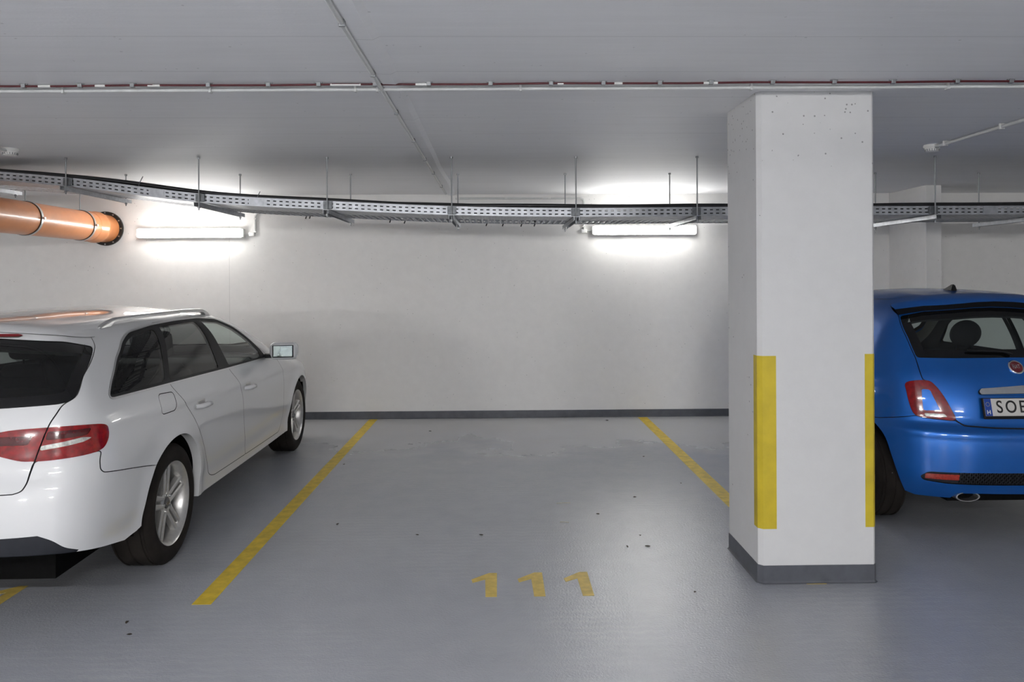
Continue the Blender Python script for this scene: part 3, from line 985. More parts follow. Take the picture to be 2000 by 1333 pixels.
# ------------------------------------------------------------------ wheels, seats
def make_wheel(parent, loc, side, r, w, rim_r, spokes, alloy, name='wheel', rot=0.0, twin=True, emblem=False):
    e = empty(name, loc)
    e.parent = parent
    e.rotation_euler = (rot, 0, 0 if side > 0 else math.pi)
    hw = w / 2
    g = .006
    prof = [(rim_r - .008, hw - .030), (rim_r + .004, hw - .010), (rim_r + .018, hw - .002), (rim_r + (r - rim_r) * .45, hw + .004), (r - .030, hw - .003), (r - .012, hw - .014), (r - .003, hw - .030)]
    xs = [hw - .030]
    for c in (.32, .0, -.32):
        xc = c * w
        prof += [(r, xc + .010), (r - .007, xc + .007), (r - .007, xc - .007), (r, xc - .010)]
    prof += [(r - .003, -hw + .030), (r - .012, -hw + .014), (r - .030, -hw + .003), (rim_r + .03, -hw), (rim_r - .008, -hw + .03)]
    lathe('tyre', prof, M['tyre'], e, 'X', 72, closed=True, angle=50)
    lathe('rim', [(rim_r - .014, -hw + .03), (rim_r - .004, -hw + .026), (rim_r - .030, -.01), (rim_r - .022, hw - .035), (rim_r - .006, hw - .012), (rim_r + .003, hw - .006), (rim_r + .004, hw - .012), (rim_r - .002, hw - .03), (rim_r - .012, -.01), (rim_r - .002, -hw + .04)], alloy, e, 'X', 72, closed=True, angle=60)
    lathe('brake_disc', [(0, -.02), (rim_r * .66, -.02), (rim_r * .66, -.04), (0, -.04)], M['darkmetal'], e, 'X', 40)
    lathe('wheel_back', [(0, -hw + .05), (rim_r - .012, -hw + .05), (rim_r - .012, -hw + .045), (0, -hw + .045)], M['well'], e, 'X', 40)
    hx = hw - .034
    for k in range(spokes):
        t = 2 * math.pi * k / spokes
        bm = bmesh.new()
        for s in ((-1, 1) if twin else (0,)):
            r0, r1 = .045, rim_r - .012
            wi, wo = (.013, .0155) if twin else (.022, .03)
            ci, co = (.020 * s, .026 * s)
            ring_pts = []
            for rr, cc, ww, x0, x1 in ((r0, ci, wi, hx - .050, hx - .006), (r0 + (r1 - r0) * .5, (ci + co) / 2, (wi + wo) / 2, hx - .036, hx), (r1, co, wo, hx - .028, hx + .006)):
                ring_pts.append([bm.verts.new((x, cc + d, rr)) for x, d in ((x0, -ww), (x1 - .006, -ww), (x1, -ww * .45), (x1, ww * .45), (x1 - .006, ww), (x0, ww))])
            for i in range(2):
                for q in range(6):
                    bm.faces.new((ring_pts[i][q], ring_pts[i][(q + 1) % 6], ring_pts[i + 1][(q + 1) % 6], ring_pts[i + 1][q]))
            bm.faces.new(ring_pts[0]); bm.faces.new(ring_pts[-1][::-1])
        bmesh.ops.recalc_face_normals(bm, faces=bm.faces[:])
        bmesh.ops.rotate(bm, verts=bm.verts[:], cent=(0, 0, 0), matrix=Matrix.Rotation(t, 3, 'X'))
        bm_obj('spoke', bm, alloy, e)
    lathe('hub', [(0, hx - .05), (.068, hx - .05), (.066, hx - .014), (.052, hx - .006), (.034, hx - .008), (.032, hx - .012), (0, hx - .012)], alloy, e, 'X', 32)
    lathe('hub_cap', [(0, hx - .013), (.031, hx - .013), (.031, hx - .006), (.026, hx - .002), (0, hx - .001)], M['alloy_dark'] if emblem else alloy, e, 'X', 28)
    for k in range(5):
        t = 2 * math.pi * (k + .5) / 5
        lathe('wheel_bolt', [(0, hx - .006), (.008, hx - .006), (.008, hx + .001), (0, hx + .001)], M['steel'], e, 'X', 8, (0, .047 * math.cos(t), .047 * math.sin(t)))
    if emblem:
        bm = bmesh.new()
        for q in range(4):
            add_lathe(bm, [(.0070, hx - .001), (.0085, hx - .001), (.0085, hx + .001), (.0070, hx + .001)], 'X', 16, (0, (q - 1.5) * .0105, 0), True)
        bm_obj('cap_emblem', bm, M['chrome'], e)
    return e

def make_seat(parent, x, y, ref, zf, h, w=.50, head='tall', recline=12, posts=True):
    """x,y: position of the backrest foot in car coordinates"""
    e = empty('seat', (y, x - ref, zf)); e.parent = parent
    box('seat_cushion', (-w / 2, -.05, 0), (w / 2, .50, .20), M['seat'], e, .05, 3, True)
    R = Matrix.Translation((0, 0, .08)) @ Matrix.Rotation(math.radians(recline), 4, 'X')
    bm = bmesh.new()
    add_box(bm, (-w / 2, -.14, 0), (w / 2, 0, h), .06, 3, R)
    add_box(bm, (-w / 2 + .05, -.13, h - .1), (w / 2 - .05, -.01, h + .04), .05, 3, R)
    bm_obj('backrest', bm, M['seat'], e, True, 60)
    if head == 'round':
        bm = bmesh.new()
        bmesh.ops.create_uvsphere(bm, u_segments=24, v_segments=14, radius=1.0)
        for v in bm.verts: v.co = R @ Vector((v.co.x * .118, v.co.y * .055 - .06, v.co.z * .108 + h + .20))
        bm_obj('headrest', bm, M['seat'], e, True)
    else:
        bm = bmesh.new(); add_box(bm, (-.135, -.12, h + .075), (.135, -.02, h + .26), .045, 4, R)
        bm_obj('headrest', bm, M['seat'], e, True, 60)
    for s in (-1, 1):
        tube('headrest_post', [R @ Vector((s * .055, -.065, h)), R @ Vector((s * .055, -.065, h + .12))], .007, M['chrome'], e, 8)
    return e

def wheel_well(body, parent, ax, r, y0, y1, zc):
    vs, fs = [], []
    n = 30
    for k in range(n + 1):
        a = math.radians(-8 + 196 * k / n)
        x, z = ax + r * math.cos(a), zc + r * math.sin(a)
        lo, hi = 0.0, 1.2                                   # keep the liner inside the skin
        for _ in range(24):
            m = (lo + hi) / 2
            if float(body.f(x, m, z)) < 0: lo = m
            else: hi = m
        for y in (y0, max(y0 + .01, min(y1, lo - .03))):
            vs.append((y, x - body.ref, z))
    fs = [(2 * k, 2 * k + 1, 2 * k + 3, 2 * k + 2) for k in range(n)]
    fs.append(tuple(2 * k for k in range(n + 1)))
    return vs, fs
def wheel_wells(body, parent, axles, r, y0, y1, zc):
    for ax in axles:
        for s in (1, -1):
            vs, fs = wheel_well(body, parent, ax, r, y0, y1, zc)
            mesh_obj('wheel_arch_liner', [(s * v[0], v[1], v[2]) for v in vs], fs, M['well'], parent, smooth=True)

# ------------------------------------------------------------------ white estate car
def build_wagon():
    B = CarBody(wagon_field, 1.03, .95, 3.75, .85)
    car = empty('estate_car', (-2.757, 4.43, 0), math.radians(.7), 1.02)
    tag(car, 'white estate car with silver roof rails parked nose to the wall', 'car')
    white, blk = M['white_paint'], M['black_trim']
    s0, s1 = B.s0, B.s1
    q = B.q
    # chart edge between sides and top
    ze = lambda s: tab(s, [s0, .088, .3, .583, .8, 1.1, 1.5, 2.1, 2.4, 2.55, 2.685, 2.80, 2.95, 3.2, 3.6, 4.1, 4.5, s1],
                       [1.328, 1.322, 1.308, 1.28, 1.29, 1.312, 1.325, 1.322, 1.296, 1.240, 1.156, 1.070, .992, .925, .858, .79, .71, .655])
    edge_s = np.arange(s0, s1 + .01, .025); edge_s[-1] = s1
    edge = [(float(s), float(ze(s))) for s in edge_s]
    # lower edge of the skin, tail to nose
    ra = spline([(.655, .325), (.662, .40), (.685, .49), (.72, .557), (.765, .617), (.834, .667), (.90, .695), (.97, .708), (1.05, .708), (1.13, .690), (1.2, .652), (1.27, .592), (1.33, .51), (1.365, .42), (1.375, .34), (1.362, .27)])
    fa = arc(3.81, .32, .37, 190, -12)
    low = [(s0, .385)] + q([(.055, .539, .377), (.12, .72, .366), (.193, .811, .352), (.485, .869, .302), (.59, .882, .312)])
    low += [p for p in ra] + [(1.40, .268), (2.1, .262), (3.35, .252), (3.43, .256)] + fa + [(4.32, .22), (s1, .2)]
    domain = low + edge[::-1]
    X = -.15
    def pc(pts, r=.015): return round_poly(q(pts), r)
    quarter = pc([(.470, .807, 1.012), (.549, .786, 1.057), (.723, .735, 1.153), (.880, .695, 1.224), (1.03, .664, 1.264), (1.339, .654, 1.284), (1.06, .835, 1.006)], .05)
    rwin = round_poly([(1.425, 1.290), (1.995, 1.295), (1.872, .986), (1.112, 1.004)], .02)
    fwin = round_poly([(2.09, 1.292), (2.40, 1.268), (2.55, 1.207), (2.685, 1.118), (2.79, 1.015), (2.80, .966), (2.06, .981)], .03)
    dlo = round_poly(q([(.452, .81, 1.000), (.535, .786, 1.060), (.71, .735, 1.164), (.87, .695, 1.237), (1.03, .664, 1.280), (1.36, .654, 1.301), (1.7, 1.308), (2.09, 1.306), (2.41, 1.284), (2.565, 1.222), (2.70, 1.130), (2.86, 1.012), (2.90, .952), (2.0, .968), (1.06, .990)]), .04)
    dlo_out = offset_poly(dlo, .009)
    rdoor = round_poly([(1.375, 1.312), (1.075, .986), (1.161, .89), (1.267, .763), (1.378, .618), (1.469, .472), (1.575, .345), (1.66, .322), (2.295, .312), (2.288, .342), (2.20, .50), (2.168, .632), (2.156, .794), (2.125, .871), (2.03, .963), (2.045, 1.05), (2.055, 1.316)], .04)
    fdoor = round_poly([(2.055, 1.316), (2.045, 1.05), (2.03, .963), (2.125, .871), (2.156, .794), (2.168, .632), (2.20, .50), (2.288, .342), (2.295, .312), (3.20, .297), (3.275, .36), (3.262, .60), (3.26, .794), (3.20, .900), (2.93, .975), (2.71, 1.142), (2.575, 1.232), (2.41, 1.296)], .04)
    fuel = round_poly([(.895, .953), (1.085, .940), (1.055, .842), (.872, .845)], .035)
    bump = q([(.737, .918, .607), (.288, .867, .683), (.276, .857, .70), (.279, .853, .745), (.293, .856, .784), (.177, .766, .780), (.126, .645, .775), (.112, .635, .725), (.099, .629, .684), (.084, .613, .652), (.071, .583, .643)])
    bump = [(X * 4, .640)] + round_poly(bump[::-1], .02, closed=False) + [(.80, .30), (X * 4, .1)]
    gate = q([(.071, .583, .643), (.084, .613, .652), (.099, .629, .684), (.126, .645, .768), (.146, .675, .874), (.164, .692, .935), (.213, .72, 1.008), (.278, .751, 1.037), (.383, .726, 1.12), (.635, .66, 1.240), (.70, .63, 1.33)])
    gate = [(X * 4, .641)] + round_poly(gate, .02, closed=False) + [(X * 4, 1.4)]
    rglass = q([(.213, .72, 1.012), (.262, .748, 1.026), (.383, .726, 1.12), (.618, .655, 1.238), (.479, .578, 1.276), (.405, .327, 1.298)])
    rglass = round_poly([(X * 4, 1.004), (s0, 1.004), q([(.142, .488, 1.004)])[0]] + rglass + [(s0, 1.302), (X * 4, 1.302)], .03)
    rglass_in = offset_poly(rglass, -.045)
    lamp = curve_poly(q([(.085, .40, .855), (.109, .508, .906), (.157, .687, .917), (.238, .799, .912), (.335, .845, .897), (.353, .856, .868), (.335, .862, .823), (.285, .850, .786), (.177, .766, .775), (.126, .645, .773), (.105, .56, .787)]), 5)
    rev = round_poly(q([(.142, .66, .818), (.235, .80, .838), (.265, .825, .851), (.228, .80, .859), (.142, .663, .838)]), .008)
    led1 = round_poly(q([(.150, .68, .862), (.25, .81, .866), (.27, .82, .893), (.152, .69, .899)]), .01)
    led2 = round_poly(q([(.10, .49, .848), (.122, .62, .845), (.130, .64, .885), (.105, .50, .885)]), .01)
    diff = q([(.082, .682, .458), (.104, .732, .431), (.135, .769, .388), (.185, .805, .362)])
    diff = [(X * 4, .463), (s0, .463)] + round_poly(diff, .02, closed=False) + [(.16, .2), (X * 4, .2)]
    stop = round_poly([(X * 4, 1.304), (s0 + .555, 1.300), (s0 + .58, 1.306), (s0 + .555, 1.3115), (X * 4, 1.3200)], .004)
    # nose, never seen from here but there
    grille = round_poly([(s1 - .30, .62), (s1 + .3, .62), (s1 + .3, .32), (s1 - .22, .32)], .04)
    head = round_poly([(s1 - .42, .60), (s1 - .40, .64), (s1 - .80, .71), (s1 - .95, .70), (s1 - .78, .63)], .03)
    fbump = [(4.2, .60), (s1 - .86, .64), (s1 - .45, .61), (s1 + .3, .60), (s1 + .3, .1), (4.15, .1)]
    gp = .0022
    doors = dict(rdoor=rdoor, fdoor=fdoor, fuel=fuel, bump=bump, gate=gate, fbump=fbump)
    ob = {k: offset_poly(v, gp) for k, v in doors.items()}; ib = {k: offset_poly(v, -gp) for k, v in doors.items()}
    polys = [quarter, rwin, fwin, dlo, dlo_out, rglass, rglass_in, lamp, rev, led1, led2, diff, stop, grille, head] + list(ob.values()) + list(ib.values())
    P, F, C = chart_mesh(domain, polys, .026)
    I = lambda p: inside(p, C[:, 0], C[:, 1])
    dom = I(domain)
    m = {k: I(v) for k, v in dict(quarter=quarter, rwin=rwin, fwin=fwin, dlo=dlo, dlo_out=dlo_out, rglass=rglass, rgi=rglass_in, lamp=lamp, rev=rev, led1=led1, led2=led2, diff=diff, stop=stop, grille=grille, head=head).items()}
    bo = {k: I(v) for k, v in ob.items()}; bi = {k: I(v) for k, v in ib.items()}
    gap = np.zeros(len(C), bool)
    for k in doors:
        g = bo[k] & ~bi[k]
        if k in ('rdoor', 'fdoor'): g &= ~m['dlo_out']
        if k == 'gate': g &= ~m['rglass']
        if k == 'bump': g &= ~m['lamp']
        gap |= g
    left = dom & ~gap
    def take(mask):
        nonlocal left
        k = left & mask
        left = left & ~k
        return k
    sp = lambda *a, **k: skin_part(B, 'wrap', *a, **k)
    glassmask = m['quarter'] | m['rwin'] | m['fwin'] | m['rgi']
    k_quarter, k_rwin, k_fwin = take(m['quarter']), take(m['rwin']), take(m['fwin'])
    k_trim = take(m['dlo']); k_chrome = take(m['dlo_out'])
    k_rgi, k_frit = take(m['rgi']), take(m['rglass'])
    k_stop = take(m['stop'])
    k_rev = take(m['lamp'] & m['rev'] & ~bi['gate']); k_l1 = take(m['lamp'] & m['led1'] & ~bi['gate']); k_l2 = take(m['lamp'] & m['led2'] & bi['gate'])
    k_lin = take(m['lamp'] & bi['gate']); k_lout = take(m['lamp'])
    k_diff = take(m['diff'])
    k_bump = take(bi['bump']); k_gate = take(bi['gate'])
    k_fuel, k_rdoor, k_fdoor = take(bi['fuel']), take(bi['rdoor']), take(bi['fdoor'])
    k_grille, k_head = take(m['grille']), take(m['head'])
    k_fb = take(bi['fbump'])
    sp('body_side', P, F, left, white, car, 'pair')
    rd = sp('rear_door', P, F, k_rdoor, white, car, 'pair')
    fd = sp('front_door', P, F, k_fdoor, white, car, 'pair')
    sp('fuel_flap', P, F, k_fuel, white, car, 'right', off=-.0008)
    bp = sp('rear_bumper', P, F, k_bump, white, car, 'join')[0]
    tg = sp('tailgate', P, F, k_gate, white, car, 'join')[0]
    fb = sp('front_bumper', P, F, k_fb, white, car, 'join')[0]
    sp('grille', P, F, k_grille, blk, fb, 'join', off=-.02)
    sp('headlamp', P, F, k_head, M['clear_lens'], car, 'pair')
    sp('lower_valance', P, F, k_diff, M['grey_plastic'], bp, 'join', off=-.004)
    lo = sp('tail_lamp', P, F, k_lout, M['red_lens'], car, 'pair', off=.002)
    for o in lo: o['label'] = 'red tail lamp wrapping round the rear corner'
    sp('reversing_light', P, F, k_rev, M['clear_lens'], lo, 'pair', off=.0005)
    sp('lamp_cells', P, F, k_l1, M['deep_red'], lo, 'pair', off=.0)
    li = sp('tail_lamp_inner', P, F, k_lin, M['red_lens'], tg, 'pair', off=.002)
    sp('lamp_cells', P, F, k_l2, M['deep_red'], tg, 'pair', off=.0)
    sp('brake_light', P, F, k_stop, M['dark_red'], tg, 'join', off=.006)
    sp('rear_window', P, F, k_rgi, M['glass_rear'], tg, 'join', off=-.004)
    sp('window_border', P, F, k_frit, M['black_glass'], tg, 'join', off=-.003)
    sp('quarter_window', P, F, k_quarter, M['glass_dark'], car, 'pair', off=-.005)
    sp('door_window', P, F, k_rwin, M['glass_dark'], rd, 'pair', off=-.005)
    sp('door_window', P, F, k_fwin, M['glass_clear'], fd, 'pair', off=-.005)
    sp('window_frame', P, F, k_trim, blk, car, 'pair', off=-.002)
    sp('window_trim', P, F, k_chrome, M['satin'], car, 'pair', off=.0015)
    sp('inner_lining', P, F, dom & ~glassmask & (C[:, 1] < 1.0), M['interior'], car, 'join', off=-.022)
    sp('pillar_lining', P, F, dom & ~glassmask & (C[:, 1] >= 1.0), M['headliner'], car, 'join', off=-.022)
    # returns of the skin at the arches and along the lower edge
    strip(B, 'arch_return', ra, white, car, (0, -.05, 0), 'pair'); strip(B, 'arch_return', fa, white, car, (0, -.05, 0), 'pair')
    strip(B, 'sill_return', [(1.42, .275), (2.1, .262), (3.35, .252)], white, car, (0, -.12, -.015), 'pair')
    strip(B, 'bumper_return', low[:6], M['grey_plastic'], bp, lambda S, Nn: S - Nn * .10 + np.array([0, 0, -.02]), 'join')
    # roof, windscreen, bonnet
    E3, _ = B.wrap([e[0] for e in edge], [e[1] for e in edge])
    seam = [(float(p[0]), float(p[1])) for p in E3]
    tdom = seam + [(seam[-1][0], -.001), (seam[0][0], -.001)]
    scr = round_poly([(2.52, -.2), (2.50, .38), (2.56, .53), (2.70, .625), (2.90, .70), (3.08, .735), (3.22, .70), (3.36, .45), (3.42, -.2)], .05)
    scr_in = offset_poly(scr, -.03)
    spo = round_poly([(.20, -.2), (.44, -.2), (.455, .298), (.60, .50), (.70, .572), (.715, .62), (.65, .70), (.2, .70)], .02)
    hood = round_poly([(3.44, -.2), (3.38, .45), (3.30, .66), (3.8, .70), (4.30, .62), (4.56, .40), (4.66, -.2)], .05)
    gs = offset_poly(spo, .002), offset_poly(spo, -.002); gh = offset_poly(hood, .002), offset_poly(hood, -.002)
    P, F, C = chart_mesh(tdom, [scr, scr_in, *gs, *gh], .03)
    I = lambda p: inside(p, C[:, 0], C[:, 1])
    dom = I(tdom)
    gp_ = (I(gs[0]) & ~I(gs[1])) | (I(gh[0]) & ~I(gh[1]))
    st = lambda *a, **k: skin_part(B, 'top', *a, **k)
    si, so, sp_, ho = I(scr_in), I(scr), I(gs[1]), I(gh[1])
    st('roof', P, F, dom & ~so & ~sp_ & ~ho & ~gp_, white, car, 'join')
    st('roof_spoiler', P, F, dom & sp_ & ~gp_, white, tg, 'join', off=.003)
    st('bonnet', P, F, dom & ho & ~so & ~gp_, white, car, 'join')
    st('windscreen', P, F, dom & si, M['glass_clear'], car, 'join', off=-.004)
    st('windscreen_border', P, F, dom & so & ~si, blk, car, 'join', off=-.003)
    st('headlining', P, F, dom & ~so & ~ho & (C[:, 0] < 3.3), M['headliner'], car, 'join', off=-.022)
    # roof rails
    for sg in (1, -1):
        xs = np.linspace(.84, 2.46, 48)
        yr = .572 + .012 * np.sin((xs - .84) / 1.62 * math.pi)
        Pt, _ = B.top(xs, yr)
        u = (xs - .84) / 1.62
        lift = .038 * np.clip(np.minimum(u, 1 - u) / .10, 0, 1) ** .6
        vs, fs = [], []
        for (x, y, z), l, uu in zip(Pt, lift, u):
            low_ = l - .020 if .07 < uu < .93 else -.004
            for dy, dz in ((-.013, low_), (-.012, l - .003), (-.004, l + .003), (.008, l + .001), (.013, l - .006), (.014, low_)):
                vs.append(((y + dy) * sg, x - B.ref, z + dz))
        n = 6
        for i in range(len(xs) - 1):
            for k in range(n):
                fs.append((i * n + k, i * n + (k + 1) % n, (i + 1) * n + (k + 1) % n, (i + 1) * n + k))
        fs += [tuple(range(n))[::-1], tuple(range((len(xs) - 1) * n, len(xs) * n))]
        bm = bmesh.new(); me = bpy.data.meshes.new('t'); me.from_pydata(vs, [], fs); bm.from_mesh(me); bpy.data.meshes.remove(me)
        bmesh.ops.recalc_face_normals(bm, faces=bm.faces[:])
        bm_obj('roof_rail', bm, M['satin'], car, True, 60)['label'] = 'silver roof rail'
    # door handles
    for pair, hs in ((rd, 1.42), (fd, 2.31)):
        for k, sg in enumerate((1, -1)):
            p, nn = B.wrap(np.array([hs, hs - .09, hs + .09]), np.array([.812, .814, .808]) - (.015 if hs > 2 else 0))
            o = B.out(p, sg)
            c = Vector(o[0])
            pts = [Vector(o[1]), Vector(o[1]) + Vector((sg * .028, .02, 0)), c + Vector((sg * .034, 0, 0)), Vector(o[2]) + Vector((sg * .028, -.02, 0)), Vector(o[2])]
            bm = bmesh.new(); add_tube(bm, pts, [.012, .016, .017, .016, .012], 10)
            bm_obj('door_handle', bm, white, pair[k], True, 60)
            bm = bmesh.new()
            add_box(bm, (-.003, -.055, -.030), (.003, .055, .030), .003, 2, Matrix.Translation(c - Vector((sg * .001, 0, 0))))
            bm_obj('handle_recess', bm, M['alloy'], pair[k])
    # mirrors
    for k, sg in enumerate((1, -1)):
        bm = bmesh.new()
        add_box(bm, (-.11, -.065, -.070), (.11, .095, .070), .045, 4)
        for v in bm.verts:
            if v.co.y > 0: v.co.x *= 1 - .5 * v.co.y; v.co.z *= 1 - 1.2 * v.co.y
        mx = Matrix.Translation((sg * 1.005, 2.93 - B.ref, 1.000)) @ Matrix.Rotation(sg * math.radians(6), 4, 'Z')
        bmesh.ops.transform(bm, matrix=mx, verts=bm.verts[:])
        mo = bm_obj('door_mirror', bm, white, fd[k], True, 50)
        bm = bmesh.new(); add_box(bm, (-.082, -.0675, -.050), (.082, -.062, .048), .03, 3, mx); bm_obj('mirror_surround', bm, blk, fd[k])
        bm = bmesh.new(); add_box(bm, (-.074, -.070, -.042), (.074, -.066, .044), .025, 3, mx); bm_obj('mirror_glass', bm, M['mirror'], fd[k])
        bm = bmesh.new(); add_box(bm, (min(sg * .84, sg * .93), 2.87 - B.ref, .945), (max(sg * .84, sg * .93), 2.97 - B.ref, .975), .012, 2); bm_obj('mirror_foot', bm, blk, fd[k])
    # wiper on the rear window
    p, nn = B.wrap(np.linspace(s0, s0 + .43, 8), np.array([1.02, 1.021, 1.022, 1.023, 1.024, 1.025, 1.026, 1.027]))
    tube('rear_wiper', B.out(p + nn * .014), .007, blk, tg, 8)
    # wheels and what is under the body
    for ax, sg in ((1.03, 1), (1.03, -1), (3.838, 1), (3.838, -1)):
        make_wheel(car, (sg * .778, ax - B.ref, .327), sg, .327, .225, .226, 5, M['alloy'], rot=math.radians(3), emblem=True)
    wheel_wells(B, car, (1.0, 3.81), .386, .52, .88, .33)
    bm = bmesh.new()
    add_box(bm, (-.64, .30 - B.ref, .19), (.64, 4.4 - B.ref, .46))
    add_box(bm, (-.72, 1.50 - B.ref, .20), (.72, 3.36 - B.ref, .34))
    add_box(bm, (-.72, .14 - B.ref, .36), (.72, .62 - B.ref, .55))
    bm_obj('underbody', bm, M['well'], car)
    # cabin
    box('cabin_floor', (-.76, .35 - B.ref, .44), (.76, 3.3 - B.ref, .50), M['interior'], car)
    box('luggage_cover', (-.62, .34 - B.ref, .96), (.62, 1.02 - B.ref, .975), M['interior'], car, .005)
    box('dashboard', (-.74, 2.72 - B.ref, .70), (.74, 3.25 - B.ref, .925), M['interior'], car, .08, 3, True)
    for y in (.37, -.37):
        make_seat(car, 2.08, y * 1.08, B.ref, .50, .42)
        make_seat(car, 1.16, y, B.ref, .50, .36, .62, recline=16)
    bm = bmesh.new()
    add_lathe(bm, [(.175, -.013), (.19, 0), (.175, .013), (.162, 0)], 'Y', 28, (0, 0, 0), True)
    add_box(bm, (-.165, -.01, -.03), (.165, .012, .03), .01)
    bmesh.ops.transform(bm, matrix=Matrix.Translation((-.37, 2.62 - B.ref, .90)) @ Matrix.Rotation(math.radians(-25), 4, 'X'), verts=bm.verts[:])
    bm_obj('steering_wheel', bm, M['interior'], car, True)
    return car
build_wagon()

# ------------------------------------------------------------------ blue hatchback
def build_hatch():
    B = CarBody(hatch_field, .56, .85, 2.75, .75)
    car = empty('hatchback_car', (3.24, 4.62 + .56 * 1.02, 0), 0, 1.02)
    tag(car, 'small blue hatchback parked behind the column with its tail towards us', 'car')
    blue, blk = M['blue_paint'], M['black_trim']
    s0, s1, q = B.s0, B.s1, B.q
    X = -.8
    ze = lambda s: tab(s, [s0, .2, .45, .582, .8, 1.0, 1.4, 1.75, 2.1, 2.4, 2.6, 2.9, 3.2, s1], [1.428, 1.422, 1.402, 1.385, 1.392, 1.400, 1.395, 1.355, 1.21, 1.04, .95, .84, .74, .64])
    es = np.arange(s0, s1 + .01, .025); es[-1] = s1
    edge = [(float(s), float(ze(s))) for s in es]
    ra = spline([(.2815, .240), (.309, .357), (.336, .457), (.3665, .557), (.4205, .628), (.50, .672), (.60, .684), (.72, .655), (.83, .56), (.895, .42), (.912, .24)])
    fa = arc(2.86, .30, .335, 190, -14)
    low = [(s0, .262)] + q([(.07, .27, .262), (.098, .402, .258), (.128, .43, .222), (.21, .60, .222)]) + ra + [(.93, .22), (2.48, .21)] + fa + [(3.25, .2), (s1, .2)]
    domain = low + edge[::-1]
    glass_ = q([(.294, .539, 1.059), (.375, .549, 1.178), (.495, .538, 1.312), (.437, .416, 1.343), (.398, .119, 1.366)])
    glass_ = round_poly([(X, 1.066), (s0, 1.066)] + glass_ + [(s0, 1.37), (X, 1.37)], .02)
    glass_in = offset_poly(glass_, -.05)
    gate = q([(.03, .2, .660), (.065, .375, .669), (.092, .415, .698), (.143, .449, .827), (.175, .482, .892), (.204, .524, .923), (.215, .546, .932), (.292, .547, 1.054), (.38, .557, 1.178), (.505, .545, 1.319), (.70, .50, 1.395)])
    gate = [(X, .657), (s0, .657)] + round_poly(gate, .02, closed=False) + [(.72, 1.5), (X, 1.5)]
    spo = q([(.505, .545, 1.319), (.437, .416, 1.346), (.398, .119, 1.369)])
    spo = [(X, 1.373), (s0, 1.373)] + spo[::-1] + [q([(.66, .52, 1.375)])[0], (.62, 1.5), (X, 1.5)]
    lamp = curve_poly(q([(.259, .621, .908), (.204, .528, .925), (.175, .486, .892), (.143, .452, .827), (.115, .430, .762), (.092, .417, .700), (.125, .49, .698), (.160, .565, .703), (.192, .606, .716), (.216, .620, .759), (.244, .628, .848)]), 5)
    hole = round_poly(q([(.205, .559, .874), (.186, .517, .872), (.138, .481, .752), (.177, .564, .747)]), .012)
    rev = round_poly(q([(.168, .566, .731), (.125, .465, .733), (.115, .452, .714), (.163, .560, .713)]), .006)
    bar = [(X, .857), (s0, .857)] + q([(.105, .262, .851), (.112, .266, .868), (.113, .250, .886)]) + [(s0, .905), (X, .905)]
    bar = round_poly(bar, .008)
    rec = round_poly([(X, .848), (s0, .848)] + q([(.10, .262, .848), (.07, .235, .712)]) + [(s0, .702), (X, .702)], .012)
    bseam = q([(.40, .80, .668), (.355, .756, .671), (.224, .656, .699), (.192, .606, .712), (.160, .565, .701), (.092, .415, .694), (.065, .375, .666), (.03, .2, .657)])
    bump = [(X, .654), (s0, .654)] + bseam[::-1] + [(.46, .5), (.42, .1), (X, .1)]
    grl = round_poly(q([(.148, .604, .352), (.12, .562, .386), (.02, .25, .396)]) + [(s0, .398), (X, .398), (X, .321), (s0, .321)] + q([(.093, .474, .317), (.145, .584, .328)]), .015)
    refl = round_poly(q([(.131, .577, .371), (.056, .41, .377), (.063, .411, .341), (.138, .579, .339)]), .006)
    qwin = round_poly([(.80, 1.01), (1.00, 1.31), (1.16, 1.33), (1.16, 1.0)], .04)
    dwin = round_poly([(1.21, 1.0), (1.21, 1.335), (1.72, 1.31), (2.05, 1.16), (2.24, 1.0)], .03)
    dlo = round_poly([(.77, .99), (.985, 1.325), (1.2, 1.352), (1.73, 1.328), (2.07, 1.175), (2.29, .98)], .04)
    door = round_poly([(1.18, 1.36), (1.18, .6), (1.22, .28), (2.30, .28), (2.40, .5), (2.38, .93), (2.09, 1.18), (1.74, 1.338)], .04)
    gp = .0022
    dd = dict(gate=gate, bump=bump, door=door)
    ob = {k: offset_poly(v, gp) for k, v in dd.items()}; ib = {k: offset_poly(v, -gp) for k, v in dd.items()}
    lampo = offset_poly(lamp, .003)
    P, F, C = chart_mesh(domain, [glass_, glass_in, spo, lamp, lampo, hole, rev, bar, rec, grl, refl, qwin, dwin, dlo] + list(ob.values()) + list(ib.values()), .022)
    I = lambda p: inside(p, C[:, 0], C[:, 1])
    dom = I(domain)
    bo = {k: I(v) for k, v in ob.items()}; bi = {k: I(v) for k, v in ib.items()}
    m = {k: I(v) for k, v in dict(glass=glass_, gi=glass_in, spo=spo, lamp=lamp, lampo=lampo, hole=hole, rev=rev, bar=bar, rec=rec, grl=grl, refl=refl, qwin=qwin, dwin=dwin, dlo=dlo).items()}
    gap = np.zeros(len(C), bool)
    for k in dd:
        g = bo[k] & ~bi[k]
        if k == 'gate': g &= ~(m['glass'] | m['lampo'])
        if k == 'bump': g &= ~m['lampo']
        if k == 'door': g &= ~m['dlo']
        gap |= g
    gap |= m['lampo'] & ~m['lamp']
    left = dom & ~gap
    def take(mask):
        nonlocal left
        k = left & mask
        left = left & ~k
        return k
    sp = lambda *a, **k: skin_part(B, 'wrap', *a, **k)
    gm = m['gi'] | m['qwin'] | m['dwin']
    k_gi, k_gf = take(m['gi']), take(m['glass'])
    k_spo = take(m['spo'] & bi['gate'])
    k_hole = take(m['hole'] & m['lamp']); k_rev = take(m['rev'] & m['lamp']); k_lamp = take(m['lamp'])
